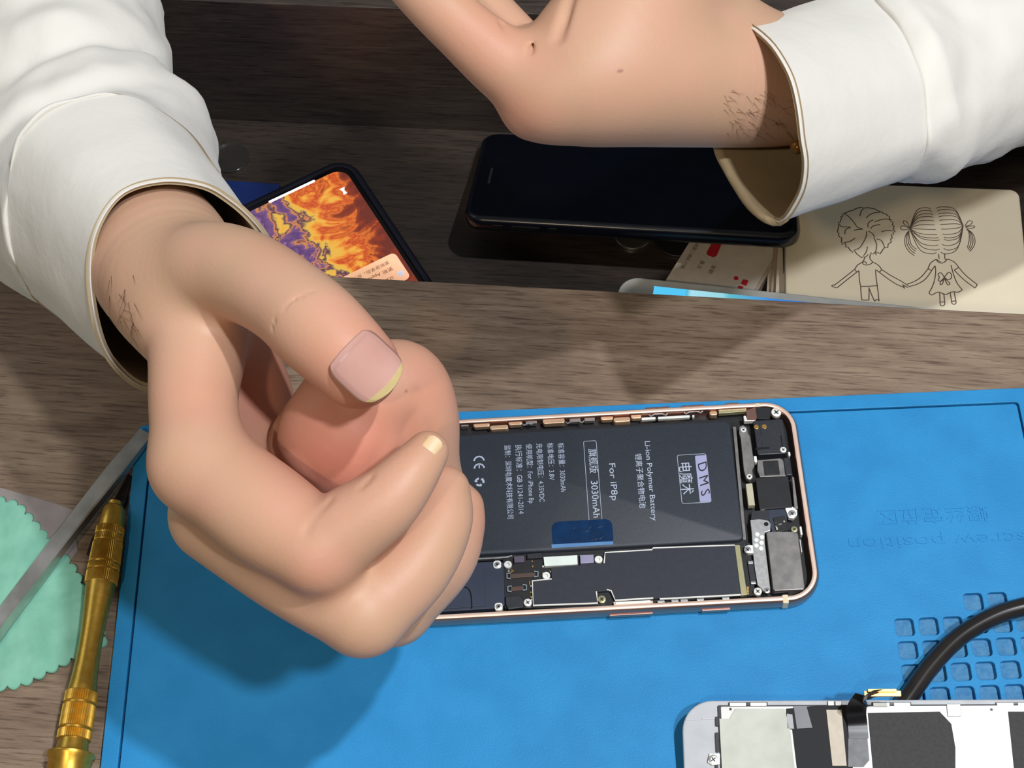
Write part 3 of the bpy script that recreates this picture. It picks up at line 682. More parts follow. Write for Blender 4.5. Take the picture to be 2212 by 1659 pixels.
# ================================================================== THINGS IN THE DRAWER
# phone with colourful screen
XZ = -109.
xcorner = G(752, 333, XZ)
XF = Fr(xcorner, (-.905, -.425), XZ-9.5)
xs = empty('smartphone', XF.mat(), 'smartphone in a black case with a lit orange and purple screen', 'smartphone')
case = mat('black_rubber_case', (14, 17, 30), .45, spec=.4)
b = MB(); rings = []
for ins, z in ((1.2, 0), (0, 1.5), (0, 8.3), (.8, 9.3), (1.8, 9.5), (3.2, 9.3), (3.6, 8.4)):
    rings.append([(x, y, z) for x, y in rr(ins, ins, 77-ins, 150-ins, max(12-ins, 3), 10)])
b.loft(rings); b.build('case', case, xs, True, angle=50)
b = MB(); b.rbox(3.7, 3.7, 73.3, 146.3, 8.3, 8.7, 9, .1, 10); b.build('glass', mat('black_glass', (6, 7, 14), .08), xs)
def marble():
    m = bpy.data.materials.new('marbled_screen'); m.use_nodes = True; nt = m.node_tree; bs = nt.nodes['Principled BSDF']; N = nt.nodes.new; Lk = nt.links.new
    tc = N('ShaderNodeTexCoord'); sp = N('ShaderNodeSeparateXYZ'); Lk(tc.outputs['Object'], sp.inputs[0])
    n1 = N('ShaderNodeTexNoise'); n1.inputs['Scale'].default_value = 21; n1.inputs['Detail'].default_value = 6; n1.inputs['Distortion'].default_value = 2.6
    Lk(tc.outputs['Object'], n1.inputs[0])
    n2 = N('ShaderNodeTexNoise'); n2.inputs['Scale'].default_value = 50; n2.inputs['Detail'].default_value = 5; n2.inputs['Distortion'].default_value = 3.5
    Lk(tc.outputs['Object'], n2.inputs[0])
    mr = N('ShaderNodeMapRange'); mr.inputs[1].default_value = 0.062; mr.inputs[2].default_value = 0.006; mr.inputs[3].default_value = -.36; mr.inputs[4].default_value = .36
    Lk(sp.outputs[0], mr.inputs[0])
    ad = N('ShaderNodeMath'); ad.operation = 'ADD'; Lk(n1.outputs[0], ad.inputs[0]); Lk(mr.outputs[0], ad.inputs[1])
    n3 = N('ShaderNodeMath'); n3.operation = 'MULTIPLY_ADD'; n3.inputs[1].default_value = .5; n3.inputs[2].default_value = -.25; Lk(n2.outputs[0], n3.inputs[0])
    ad2 = N('ShaderNodeMath'); ad2.operation = 'ADD'; Lk(ad.outputs[0], ad2.inputs[0]); Lk(n3.outputs[0], ad2.inputs[1])
    r = N('ShaderNodeValToRGB'); Lk(ad2.outputs[0], r.inputs[0]); el = r.color_ramp.elements
    stops = [(.10, (196, 140, 190)), (.22, (92, 62, 116)), (.32, (120, 84, 130)), (.36, (214, 140, 80)), (.40, (70, 44, 84)), (.45, (232, 186, 80)), (.52, (240, 176, 70)), (.58, (232, 128, 52)), (.63, (196, 72, 40)), (.67, (226, 120, 50)), (.74, (150, 60, 36)), (.86, (112, 48, 38))]
    el[0].position = stops[0][0]; el[0].color = lin(stops[0][1]); el[1].position = stops[-1][0]; el[1].color = lin(stops[-1][1])
    for p_, c2 in stops[1:-1]: e = el.new(p_); e.color = lin(c2)
    bs.inputs['Base Color'].default_value = (.01, .01, .01, 1); bs.inputs['Roughness'].default_value = .1
    Lk(r.outputs[0], bs.inputs['Emission Color']); bs.inputs['Emission Strength'].default_value = 1.0
    return m
b = MB(); b.rbox(5.6, 5.6, 71.4, 144.4, 8.65, 8.8, 7, .03, 10); scr = b.build('screen', marble(), xs, label='lit screen with orange and purple marbling')
def XL(px, py): return XF.L(px, py, 8.8)
glow = mat('white_glow', (250, 248, 250), .4, emit=.9)
q0 = XL(580, 436); q1 = XL(681, 391)
b = MB(); b.rbox(min(q0[0], q1[0]), (q0[1]+q1[1])/2-.7, max(q0[0], q1[0]), (q0[1]+q1[1])/2+.7, 8.8, 8.86, .6, .02); b.build('home_bar', glow, scr)
q0 = XL(742, 412); b = MB(); b.prism([(q0[0]-1.0, q0[1]+2.2), (q0[0]-.5, q0[1]), (q0[0]-1.5, q0[1]-1.8), (q0[0]+1.4, q0[1]-1.8), (q0[0]+.5, q0[1]), (q0[0]+1.0, q0[1]+2.2)], 8.8, 8.86); b.build('torch_icon', glow, scr)
q0 = XL(888, 527)
card = mat('pink_notice', (240, 170, 148), .4, emit=.85, noise_s=12, col2=(248, 196, 150))
b = MB(); b.rbox(7.5, q0[1], 69.5, q0[1]+17, 8.8, 8.88, 2.6, .02); b.rbox(7.5, q0[1]+19, 69.5, q0[1]+36, 8.8, 8.88, 2.6, .02); b.build('notification', card, scr, label='pink notification cards')
inkx = mat('brown_screen_ink', (128, 72, 60), .5, emit=.3)
b = MB()
b.text('更新 Apple ID 设置', 2.5, 12.5, q0[1]+7.6, 8.9, 0, .01, width=23)
b.text('更新登录后，部分账户服务才可用', 2.2, 12.5, q0[1]+3.6, 8.9, 0, .01, width=36)
b.text('设置', 2.0, 14.5, q0[1]+12.4, 8.9, 0, .01, width=4.4)
b.text('微信', 2.8, 15, q0[1]+23, 8.9, 0, .01, width=7)
b.build('screen_text', inkx, scr)
b = MB(); b.cyl(10.6, q0[1]+12.4, 1.6, 8.8, 8.92, 24); b.build('app_icon', mat('grey_icon', (200, 200, 214), .4, emit=.8), scr)
# navy card
a = G(400, 380, -114); c = G(603, 393, -114)
NF = Fr(c, c-a, -119.9)
b = MB(); b.prism([(-60, -26), (0, -26), (0, 0), (-60, 0)], 0, 4.5, .4)
o = b.build('card_case', mat('navy_vinyl', (18, 38, 92), .4)); o.matrix_world = NF.mat()
tag(o, 'navy blue flat case tucked under the lit smartphone', 'case')
# clear disc
q = G(498, 338, -118); b = MB()
for r0, r1, z0, z1 in ((9.4, 8.6, 0, 1.6),):
    b.loft([[(x, y, z) for x, y in circ(0, 0, r_, 40)] for r_, z in ((9.4, 0), (9.4, 1.4), (9.1, 1.6), (8.6, 1.4), (8.2, .6), (.5, .6))], True, True)
o = b.build('clear_lid', mat('clear_plastic', (120, 116, 110), .12, trans=.85, alpha=.6), None, True, angle=40); o.location = tuple(v*MM for v in (q[0], q[1], -119.9))
tag(o, 'round clear plastic lid lying in the drawer beside the left cuff', 'lid')
# black phone, tilted
A = G(998, 470, -85); B_ = G(1727, 512, -85); C_ = G(1033, 283, -112)
ex = (B_-A)/np.linalg.norm(B_-A); ey = (C_-A)-ex*((C_-A)@ex); hgt = np.linalg.norm(ey); ey /= hgt; ez = np.cross(ex, ey); wid = np.linalg.norm(B_-A)
m4 = Matrix.Identity(4)
for i in range(3): m4[i][0] = ex[i]; m4[i][1] = ey[i]; m4[i][2] = ez[i]; m4[i][3] = (A[i]-7.6*ez[i])*MM
bp = empty('smartphone', m4, 'black smartphone with its screen off, propped beneath the right-hand wrist', 'smartphone')
b = MB(); rings = []
for ins, z in ((1.6, 0), (.3, 1.2), (0, 2.6), (0, 5.2), (.4, 6.5), (1.2, 7.3), (2.0, 7.6)):
    rings.append([(x, y, z) for x, y in rr(ins, ins, wid-ins, hgt-ins, max(9-ins, 3), 8)])
b.loft(rings); bod = b.build('case', mat('glossy_black_case', (10, 13, 22), .25, spec=.5), bp, True, angle=50)
b = MB(); b.rbox(2.6, 2.6, wid-2.6, hgt-2.6, 7.5, 7.72, 6.5, .08, 8); gl = b.build('screen', mat('dark_glass', (3, 7, 16), .12, spec=.4), bp)
b = MB(); b.rbox(8, 30, 9.2, 44, 7.7, 7.76, .5, .02); b.build('speaker_slit', mat('dark_mesh', (30, 32, 36), .5), gl)
for x0, x1 in ((14, 19), (23, 36), (40, 44)):
    b = MB(); b.rbox(x0, -.5, x1, .5, 2.6, 4.6, .3, .2); b.build('side_button', black_gap, bp)
# coins
def coin(px, py, r, z, m, label):
    q = G(px, py, z); b = MB()
    b.loft([[(x, y, zz_) for x, y in circ(0, 0, r_, 48)] for r_, zz_ in ((r-.2, 0), (r, .2), (r, 1.6), (r-.2, 1.8), (r-1.0, 1.8), (r-1.3, 1.5), (.5, 1.5))])
    o = b.build('coin', m, None, True, angle=30); o.location = tuple(v*MM for v in (q[0], q[1], -119.95)); tag(o, label, 'coin', None)
coin(1368, 503, 9.2, -118.2, mat('bright_nickel', (206, 202, 196), .22, .95), 'bright silver coin peeking from under the black smartphone')
coin(1466, 508, 12.2, -118.2, mat('dull_nickel', (92, 92, 94), .35, .9), 'larger dull grey coin beside the printed card')
# stack of cards left of the drawing
def card_thing(name, pts, z0, z1, m, label, cat='card', group=None):
    b = MB(); b.prism([tuple(G(x, y, z1)[:2]) for x, y in pts], z0, z1, .1); o = b.build(name, m); tag(o, label, cat, group); return o
papw = mat('cream_card', (206, 194, 176), .6)
# printed payment card
q0 = G(1500, 505, -112); q1 = G(1432, 614, -112)
KF = Fr(q1, (q0-q1), -119.9)          # x axis runs up the card's left edge
kd = empty('printed_card', KF.mat(), 'white printed card with a red tab and small red marks beside the coins', 'card')
def KL(px, py): return KF.L(px, py, 7.6)
kw = -KL(1668, 560)[1]
b = MB(); b.rbox(-12, -kw, 48, 0, 7, 7.6, 1.5, .1); b.build('card_sheet', mat('white_card', (206, 196, 184), .55), kd)
b = MB(); b.rbox(-14, -kw-1.5, 46, -.8, 0, 6.8, 1.5, .1); b.build('card_sleeve', mat('cream_card_edge', (180, 168, 152), .6), kd)
red = mat('red_print', (190, 36, 52), .5); dk = mat('grey_print', (70, 62, 62), .6)
def kpoly(b, pts): b.prism([KL(x, y) for x, y in pts], 7.58, 7.66)
b = MB(); kpoly(b, [(1540, 520), (1562, 520), (1548, 553), (1541, 556), (1528, 551), (1526, 546)]); 
kpoly(b, [(1605, 603), (1617, 606), (1612, 618), (1600, 613)]); kpoly(b, [(1596, 617), (1606, 619), (1604, 625), (1593, 622)]); b.cyl(*KL(1590, 601), 1.15, 7.58, 7.66)
b.build('red_print', red, kd)
b = MB()
def ktext(body, p0, p1, size):
    x, y = KL(*p0); x1, y1 = KL(*p1); b.text(body, size, x, y, 7.63, math.atan2(y1-y, x1-x), .01, width=math.hypot(x1-x, y1-y))
ktext('收款二维码 付款', (1506, 526), (1472, 580), 2.2)
ktext('备注', (1519, 563), (1508, 580), 2.4); ktext('金额', (1543, 573), (1532, 590), 2.4)
b.build('grey_print', dk, kd)
for i, (dx, z1) in enumerate(((0, -114), (9, -111), (19, -108))):
    card_thing('card', [(1662+dx, 520), (1676+dx, 520), (1674+dx, 640), (1648+dx+8, 640)], z1-2.2, z1, papw if i != 1 else mat('tan_card', (170, 150, 128), .6),
               ['cream card edge nearest the printed card, in a narrow row', 'tan card edge in the middle of the narrow row', 'cream card edge beside the children drawing'][i], 'card', None)
card_thing('pen', [(1691, 520), (1699, 520), (1700, 586), (1693, 586)], -107, -105, mat('dark_grey_strip', (48, 44, 44), .5), 'thin dark grey pen end beside the children drawing', 'pen')
# box lid with the drawing
BZ = -100.
k0 = G(1703, 391, BZ); k1 = G(2192, 409, BZ)
BF = Fr(k0, k1-k0, -119.9)
bxw = float(np.linalg.norm(k1-k0)); zb = BZ+119.9
box = empty('paper_box', BF.mat(), 'cream cardboard box printed with a line drawing of two children holding hands', 'box')
rx_ = BF.L(2212, 480, zb)[0]
xl = BF.L(1697, 600, zb)[0]
b = MB(); b.prism(rr(xl, -95, bxw+2, 0, 4.5, 6), 0, zb, .8); b.build('box_body', mat('cream_card_stock', (222, 208, 180), .65, noise_s=30, col2=(227, 214, 188)), box)
def BL(px, py): return BF.L(px, py, zb)
ink = mat('sepia_ink', (86, 72, 60), .7)
b = MB()
def stroke(pts, w=.24, k=4, closed=False):           # pixels of the crop (x5.12) -> photo pixels
    pp = [(1780+x/5.12, 400+y/5.12) for x, y in pts]
    pp = [(*BL(*p), zb+.02) for p in pp]
    sp = smooth_path(pp, k, closed) if k > 1 else pp
    b.tube(sp, w, 4, flat=.15)
# boy: jagged hair outline
jag = [(400, 245), (345, 262), (330, 275), (270, 290), (262, 298), (225, 308), (218, 322), (202, 320), (210, 345), (185, 348), (195, 375), (180, 382), (185, 405), (160, 410), (165, 432), (158, 470), (148, 520), (165, 532), (160, 560), (175, 575), (195, 580), (192, 625), (205, 660), (225, 630), (240, 660), (245, 695), (262, 680), (285, 715), (320, 745), (330, 715), (360, 760), (420, 805), (445, 770), (455, 800), (490, 765), (505, 790), (525, 745), (540, 765), (560, 740), (575, 775), (585, 740), (605, 750), (620, 760), (640, 730), (665, 695), (705, 690), (710, 650), (745, 630), (735, 600), (755, 585), (745, 545), (770, 545), (765, 515), (785, 520), (765, 480), (775, 455), (755, 440), (765, 410), (735, 400), (745, 385), (720, 370), (725, 345), (700, 340), (690, 320), (665, 315), (630, 295), (590, 280), (565, 265), (520, 255), (480, 248), (440, 255), (400, 245)]
stroke(jag, .26, 1)
for s2 in ([(225, 310), (280, 355), (330, 410), (370, 465), (430, 485)], [(170, 440), (200, 460), (250, 462), (295, 465)], [(230, 540), (235, 500), (260, 478), (290, 470)], [(330, 500), (380, 490), (430, 487)], [(435, 262), (410, 290), (395, 345)], [(465, 365), (500, 330), (560, 305), (620, 300)], [(490, 470), (485, 430), (510, 400), (545, 385)], [(560, 405), (620, 385), (690, 375), (735, 385)], [(515, 480), (550, 450), (620, 435)], [(635, 515), (690, 502), (760, 505)], [(470, 510), (465, 570), (430, 640), (390, 695), (340, 715)], [(490, 510), (530, 530), (560, 575)], [(550, 580), (580, 650), (575, 720), (560, 760)], [(580, 595), (630, 610), (660, 660), (668, 690)], [(230, 635), (290, 620), (345, 585)], [(480, 680), (470, 730), (445, 770)],
           # boy body
           [(445, 790), (445, 820), (420, 855)], [(505, 785), (512, 820), (540, 850)], [(425, 855), (440, 878), (480, 882), (515, 872), (540, 850)], [(430, 850), (460, 850), (470, 870)],
           [(420, 855), (370, 885), (340, 930)], [(340, 930), (362, 962)], [(340, 930), (240, 1010), (110, 1110)], [(362, 962), (250, 1050), (145, 1135)], [(110, 1100), (85, 1115), (115, 1128), (140, 1138)], [(385, 945), (392, 1050), (405, 1115)], [(362, 962), (385, 948)],
           [(540, 850), (600, 885), (640, 935)], [(640, 935), (610, 962)], [(640, 935), (740, 1000), (850, 1060), (935, 1115)], [(575, 935), (700, 1030), (800, 1095), (880, 1130)], [(570, 935), (578, 1040), (590, 1115)], [(405, 1120), (500, 1118), (585, 1112)],
           [(405, 1118), (410, 1200), (418, 1268)], [(498, 1130), (498, 1200), (496, 1270)], [(498, 1140), (530, 1220), (560, 1285)], [(588, 1115), (600, 1200), (608, 1285)], [(418, 1268), (455, 1272), (496, 1270)], [(560, 1285), (580, 1265), (608, 1275)], [(870, 1095), (890, 1145), (885, 1110), (925, 1135)],
           # girl body
           [(1265, 760), (1270, 790), (1272, 815)], [(1332, 755), (1335, 780), (1335, 810)], [(1240, 820), (1262, 850), (1300, 862), (1340, 845), (1365, 815)], [(1245, 822), (1265, 835), (1290, 850)], [(1335, 812), (1350, 828), (1360, 820)],
           [(1240, 820), (1180, 860), (1150, 925)], [(1150, 925), (1190, 945)], [(1150, 925), (1080, 1010), (1000, 1065), (920, 1095)], [(1190, 945), (1120, 1040), (1030, 1095), (930, 1125)], [(1228, 890), (1235, 960), (1220, 1060), (1190, 1140), (1160, 1190)], [(1228, 890), (1200, 930), (1190, 945)],
           [(1365, 815), (1440, 850), (1490, 910)], [(1490, 910), (1440, 940)], [(1490, 910), (1570, 1000), (1695, 1100)], [(1440, 940), (1540, 1040), (1665, 1135)], [(1695, 1095), (1680, 1125), (1660, 1140)], [(1405, 885), (1430, 980), (1470, 1080), (1530, 1160)], [(1160, 1190), (1190, 1215), (1240, 1190), (1280, 1185), (1340, 1210), (1400, 1185), (1450, 1180), (1480, 1185), (1530, 1160)],
           [(1278, 1190), (1282, 1250), (1285, 1320), (1310, 1335), (1335, 1315), (1330, 1250), (1325, 1195)], [(1285, 1295), (1332, 1290)], [(1395, 1185), (1405, 1250), (1415, 1305), (1440, 1318), (1460, 1300), (1450, 1240), (1440, 1185)], [(1415, 1285), (1458, 1280)],
           # butterfly
           [(1330, 1020), (1295, 970), (1262, 985), (1275, 1020), (1262, 1055), (1300, 1060), (1330, 1020)], [(1330, 1020), (1375, 965), (1408, 985), (1405, 1030), (1370, 1045), (1330, 1020)], [(1330, 1025), (1290, 1065), (1285, 1098), (1310, 1090), (1330, 1025)], [(1330, 1025), (1365, 1060), (1392, 1088), (1365, 1100), (1330, 1025)]):
    stroke(s2)
kl, kr = (945, 480), (1540, 450)
parting = [(1180, 262), (1195, 290), (1205, 325), (1210, 355), (1215, 395), (1225, 440), (1235, 490), (1250, 545), (1265, 580), (1280, 605), (1262, 660), (1278, 705), (1245, 745)]
for i, (x, y) in enumerate(parting):
    mx_, my_ = (kl[0]+x)/2, (kl[1]+y)/2; bow = (y-490)*.38
    stroke([kl, (mx_-40, my_+bow), (x-60, y+bow*.15), (x, y)], .2)
    x2 = x+(60 if i < 9 else 45); y2 = y-5
    mx_, my_ = (kr[0]+x2)/2, (kr[1]+y2)/2; bow = (y2-470)*.40
    stroke([kr, (mx_+60, my_+bow), (x2+60, y2+bow*.2), (x2, y2)], .2)
for o_ in (0, 1, 2, 3):
    stroke([(940, 500), (900+o_*14, 560), (895+o_*22, 650), (935+o_*22, 730-o_*12), (1000+o_*8, 780-o_*24)], .2)
    stroke([(1575, 480), (1640-o_*12, 530), (1670-o_*22, 610), (1655-o_*22, 680), (1610-o_*10, 735-o_*15)], .2)
for s2 in ([(945, 470), (920, 410), (880, 395), (885, 430), (945, 470)], [(945, 480), (880, 450), (845, 465), (870, 495), (945, 485)], [(1560, 450), (1600, 395), (1640, 405), (1615, 440), (1565, 455)], [(1565, 460), (1650, 450), (1665, 465), (1620, 480), (1565, 465)]): stroke(s2, .2)
b.build('line_drawing', ink, box)
# white tablet partly under the desktop
t0 = G(1400, 601, -92); t1 = G(2010, 664.5, -92)
TF = Fr(t0, t1-t0, -100)
tab = empty('tablet', TF.mat(), 'white tablet with a glowing blue screen, half hidden under the desktop edge', 'tablet')
tx0 = TF.L(1336, 625, 8)[0]
b = MB(); b.prism(rr(tx0, -60, tx0+200, 0, 9, 8), 0, 8, .9, .8); b.build('tablet_body', mat('white_glossy', (190, 190, 184), .3), tab, True, angle=50)
q = TF.L(1413, 618, 8)
b = MB(); b.rbox(q[0], -54, tx0+182, q[1], 7.95, 8.05, .3, .02)
m = bpy.data.materials.new('blue_screen'); m.use_nodes = True; nt = m.node_tree; bs = nt.nodes['Principled BSDF']
tc = nt.nodes.new('ShaderNodeTexCoord'); sp_ = nt.nodes.new('ShaderNodeSeparateXYZ'); nt.links.new(tc.outputs['Object'], sp_.inputs[0])
mr = nt.nodes.new('ShaderNodeMapRange'); mr.inputs[1].default_value = q[0]*MM; mr.inputs[2].default_value = (q[0]+130)*MM; nt.links.new(sp_.outputs[0], mr.inputs[0])
r = nt.nodes.new('ShaderNodeValToRGB'); nt.links.new(mr.outputs[0], r.inputs[0]); el = r.color_ramp.elements
el[0].position = 0; el[0].color = lin((84, 200, 246)); el[1].position = 1; el[1].color = lin((60, 130, 190))
for p_, c2 in ((.11, (84, 200, 246)), (.115, (70, 176, 206)), (.13, (170, 226, 240)), (.24, (150, 214, 226)), (.26, (96, 190, 206)), (.40, (60, 140, 220)), (.52, (40, 110, 200)), (.60, (70, 150, 210))): e = el.new(p_); e.color = lin(c2)
bs.inputs['Base Color'].default_value = (.01, .01, .01, 1); nt.links.new(r.outputs[0], bs.inputs['Emission Color']); bs.inputs['Emission Strength'].default_value = 1.
b.build('screen', m, tab, label='glowing blue screen')
# small glass object by the drawer front
q = G(1160, 52, -90); b = MB(); b.prism([(-9, -2.5), (9, -3.5), (10, 2.5), (-8, 3)], 0, 30, 1.0)
o = b.build('glass_bottle', mat('dark_teal_glass', (20, 44, 54), .1, spec=.6)); o.location = (q[0]*MM, q[1]*MM, -.1199)
tag(o, 'small dark teal glass piece standing behind the raised fingers', 'glass')

# ================================================================== PERSON: HANDS AND SLEEVES
def cs(px, py, Z): return np.array([(px-W/2)*Z/F, -(py-H/2)*Z/F, -Z])
RM = np.stack([RT, UP, -FW], 1)           # camera axes -> world
def to_world(v): return v@RM.T+CAM
def sd_cap(Pt, a, b, r1, r2):
    ba = b-a; h = np.clip(((Pt-a)@ba)/(ba@ba+1e-9), 0, 1)
    return np.linalg.norm(Pt-a-h[..., None]*ba, axis=-1)-(r1+(r2-r1)*h)
def field(chains, carves, vox):
    lo = np.full(3, 1e9); hi = np.full(3, -1e9)
    for P_, r_, k in chains: lo = np.minimum(lo, (P_-r_[:, None]-5).min(0)); hi = np.maximum(hi, (P_+r_[:, None]+5).max(0))
    n = np.ceil((hi-lo)/vox).astype(int)+1
    D_ = np.full(n, 50., np.float32)
    def region(P_, r_, m_):
        l = (P_-r_[:, None]).min(0)-m_; h = (P_+r_[:, None]).max(0)+m_
        i0 = np.maximum(((l-lo)/vox).astype(int), 0); i1 = np.minimum(((h-lo)/vox).astype(int)+2, n)
        return tuple(slice(int(x), int(y)) for x, y in zip(i0, i1)), i0, i1
    def grid(i0, i1): return np.stack(np.meshgrid(*[(lo[i]+vox*np.arange(i0[i], i1[i])).astype(np.float32) for i in range(3)], indexing='ij'), -1)
    def dist(P_, r_, m_):                # hard union of one chain, evaluated piecewise
        sl, i0, i1 = region(P_, r_, m_); d = np.full(i1-i0, 50., np.float32)
        for q in range(len(P_)-1):
            s2, a0, a1 = region(P_[q:q+2], r_[q:q+2], m_)
            g = grid(a0, a1); v = sd_cap(g, P_[q].astype(np.float32), P_[q+1].astype(np.float32), r_[q], r_[q+1])
            o_ = tuple(slice(int(x-z), int(y-z)) for x, y, z in zip(a0, a1, i0)); d[o_] = np.minimum(d[o_], v)
        return sl, d
    for P_, r_, k in chains:
        sl, d = dist(P_, r_, k+3); o = D_[sl]
        h = np.maximum(k-np.abs(o-d), 0)/k
        D_[sl] = np.minimum(o, d)-h*h*k*.25
    for P_, r_, k in carves:
        sl, d = dist(P_, r_, k+3); d = -d; o = D_[sl]
        h = np.maximum(k-np.abs(o-d), 0)/k
        D_[sl] = np.maximum(o, d)+h*h*k*.25
    return D_, lo
def surface_nets(D_, lo, vox):
    s = D_ < 0; n = np.array(D_.shape)
    cell = np.zeros(n-1, int); acc = np.zeros((*(n-1), 3), np.float32); cnt = np.zeros(n-1, np.float32)
    offs = [(i, j, k) for i in (0, 1) for j in (0, 1) for k in (0, 1)]
    def sub(A, o): return A[o[0]:o[0]+n[0]-1, o[1]:o[1]+n[1]-1, o[2]:o[2]+n[2]-1]
    for a in offs:
        for ax_ in range(3):
            if a[ax_] == 1: continue
            b_ = list(a); b_[ax_] = 1; b_ = tuple(b_)
            da, db = sub(D_, a), sub(D_, b_); m_ = (da < 0) != (db < 0)
            t = np.where(m_, da/np.where(m_, da-db, 1), 0)
            for q in range(3):
                acc[..., q] += np.where(m_, a[q]+(t if q == ax_ else 0), 0)
            cnt += m_
    act = cnt > 0; idx = np.full(n-1, -1); idx[act] = np.arange(act.sum())
    ii = np.argwhere(act); V = (ii+acc[act]/cnt[act][:, None])*vox+lo
    Fs = []
    for ax_ in range(3):
        u, w = [(1, 2), (2, 0), (0, 1)][ax_]
        sa = [slice(0, None)]*3; sb = [slice(0, None)]*3; sa[ax_] = slice(0, -1); sb[ax_] = slice(1, None)
        A, B_ = s[tuple(sa)], s[tuple(sb)]
        E_ = np.argwhere(A != B_)
        E_ = E_[(E_[:, u] > 0) & (E_[:, w] > 0) & (E_[:, u] < n[u]-1) & (E_[:, w] < n[w]-1)]
        fl = A[tuple(E_.T)]
        def at(du, dw):
            e = E_.copy(); e[:, u] -= du; e[:, w] -= dw; return idx[tuple(e.T)]
        q = np.stack([at(1, 1), at(0, 1), at(0, 0), at(1, 0)], 1)
        q[~fl] = q[~fl][:, ::-1]; Fs.append(q)
    return V, np.concatenate(Fs)
def relax(V, Fq, it=3, lam=.5):
    e = np.concatenate([Fq[:, [0, 1]], Fq[:, [1, 2]], Fq[:, [2, 3]], Fq[:, [3, 0]]])
    for k in range(it):
        for l_ in (lam, -lam*.9):
            S_ = np.zeros_like(V); c = np.zeros(len(V))
            np.add.at(S_, e[:, 0], V[e[:, 1]]); np.add.at(c, e[:, 0], 1)
            V = V+l_*(S_/np.maximum(c, 1)[:, None]-V)
    return V
def chain(pts, k, sub=9):          # pts: (px, py, Z, radius in px), smoothed along the way
    q = np.array([(*cs(*p[:3]), p[3]*p[2]/F) for p in pts])
    d = np.array(smooth_path(q, sub)) if len(pts) > 1 else q
    return [(d[:, :3], d[:, 3], k)]
VOX = .75
# --- right hand (image left): fist seen from the thumb side
hand1 = []
hand1 += chain([(150, 330, 545, 110), (250, 440, 500, 135), (345, 560, 458, 160), (400, 660, 438, 140), (425, 740, 428, 110), (418, 870, 418, 96), (432, 1005, 410, 103)], 5)
hand1 += chain([(200, 400, 530, 110), (370, 590, 480, 140), (450, 740, 462, 112), (500, 900, 455, 105)], 9)
hand1 += chain([(480, 740, 452, 100), (520, 860, 452, 112), (530, 1000, 446, 122), (545, 1085, 440, 120)], 7)
hand1 += chain([(432, 1000, 410, 103), (560, 1100, 402, 112), (640, 1155, 398, 104), (690, 1186, 396, 98)], 5)
hand1 += chain([(690, 1186, 396, 95), (760, 1135, 394, 88), (830, 1086, 392, 76), (882, 1030, 392, 62), (924, 976, 394, 46)], 2.2)
hand1 += chain([(470, 1112, 424, 106), (630, 1228, 412, 102), (784, 1320, 406, 98)], 6)
hand1 += chain([(784, 1322, 407, 96), (890, 1225, 410, 86), (950, 1130, 414, 70), (962, 1060, 418, 54)], 1.8)
hand1 += chain([(520, 1150, 450, 100), (845, 1300, 438, 96)], 1.8)
hand1 += chain([(845, 1300, 438, 94), (945, 1210, 436, 80), (985, 1140, 438, 62), (993, 1097, 440, 53)], 1.6)
hand1 += chain([(560, 1130, 468, 90), (850, 1250, 456, 84), (960, 1180, 458, 72), (975, 1110, 460, 55)], 1.6)
# rounded flesh between thumb and fingers
hand1 += chain([(680, 960, 434, 100), (740, 945, 426, 140), (760, 900, 424, 130)], 2.0)
hand1 += chain([(965, 1090, 446, 50), (928, 1000, 436, 66), (905, 900, 428, 86), (865, 835, 424, 100), (800, 850, 420, 100)], 3.0)
# thumb
hand1 += chain([(385, 620, 442, 130), (450, 590, 426, 112), (510, 592, 416, 103), (565, 615, 408, 99), (625, 655, 400, 98), (680, 703, 394, 102), (730, 750, 391, 98), (772, 792, 390, 92)], 6)
def groove(pts, r, k):
    P_ = np.array([cs(*p) for p in pts]); return [(P_, np.full(len(P_), float(r)), k)]
carve1 = []
def on_thumb(px, py):                    # depth of the thumb's skin at a pixel
    d = ((px-680)*-.71+(py-703)*.70); t = ((px-680)*.70+(py-703)*.71); zc = 394-t*.035; d = d*zc/F; return zc-math.sqrt(max(11.2**2-d*d, 1))
carve1 += groove([(x, y, on_thumb(x, y)) for x, y in ((594, 712), (604, 690), (618, 668), (636, 650), (658, 638), (682, 632))], .22, .8)
carve1 += groove([(x, y, on_thumb(x, y)+.1) for x, y in ((624, 716), (638, 694), (656, 676), (678, 664))], .2, .7)
carve1 += groove([(660, 1150, 385), (676, 1115, 386), (712, 1078, 388)], .5, 1.6)
carve1 += groove([(780, 1050, 386), (800, 1030, 387)], .5, 1.4)
carve1 += groove([(905, 850, 412), (928, 900, 414), (928, 960, 420)], .7, 2.2)
carve1 += [(np.array([cs(815, 1030, 410), cs(860, 960, 406), cs(905, 890, 408)]), np.array([2.2, 4.2, 1.5]), 4.0)]
carve1 += groove([(590, 870, 424), (585, 960, 424), (625, 1040, 418), (690, 1090, 412)], 1.6, 3.)
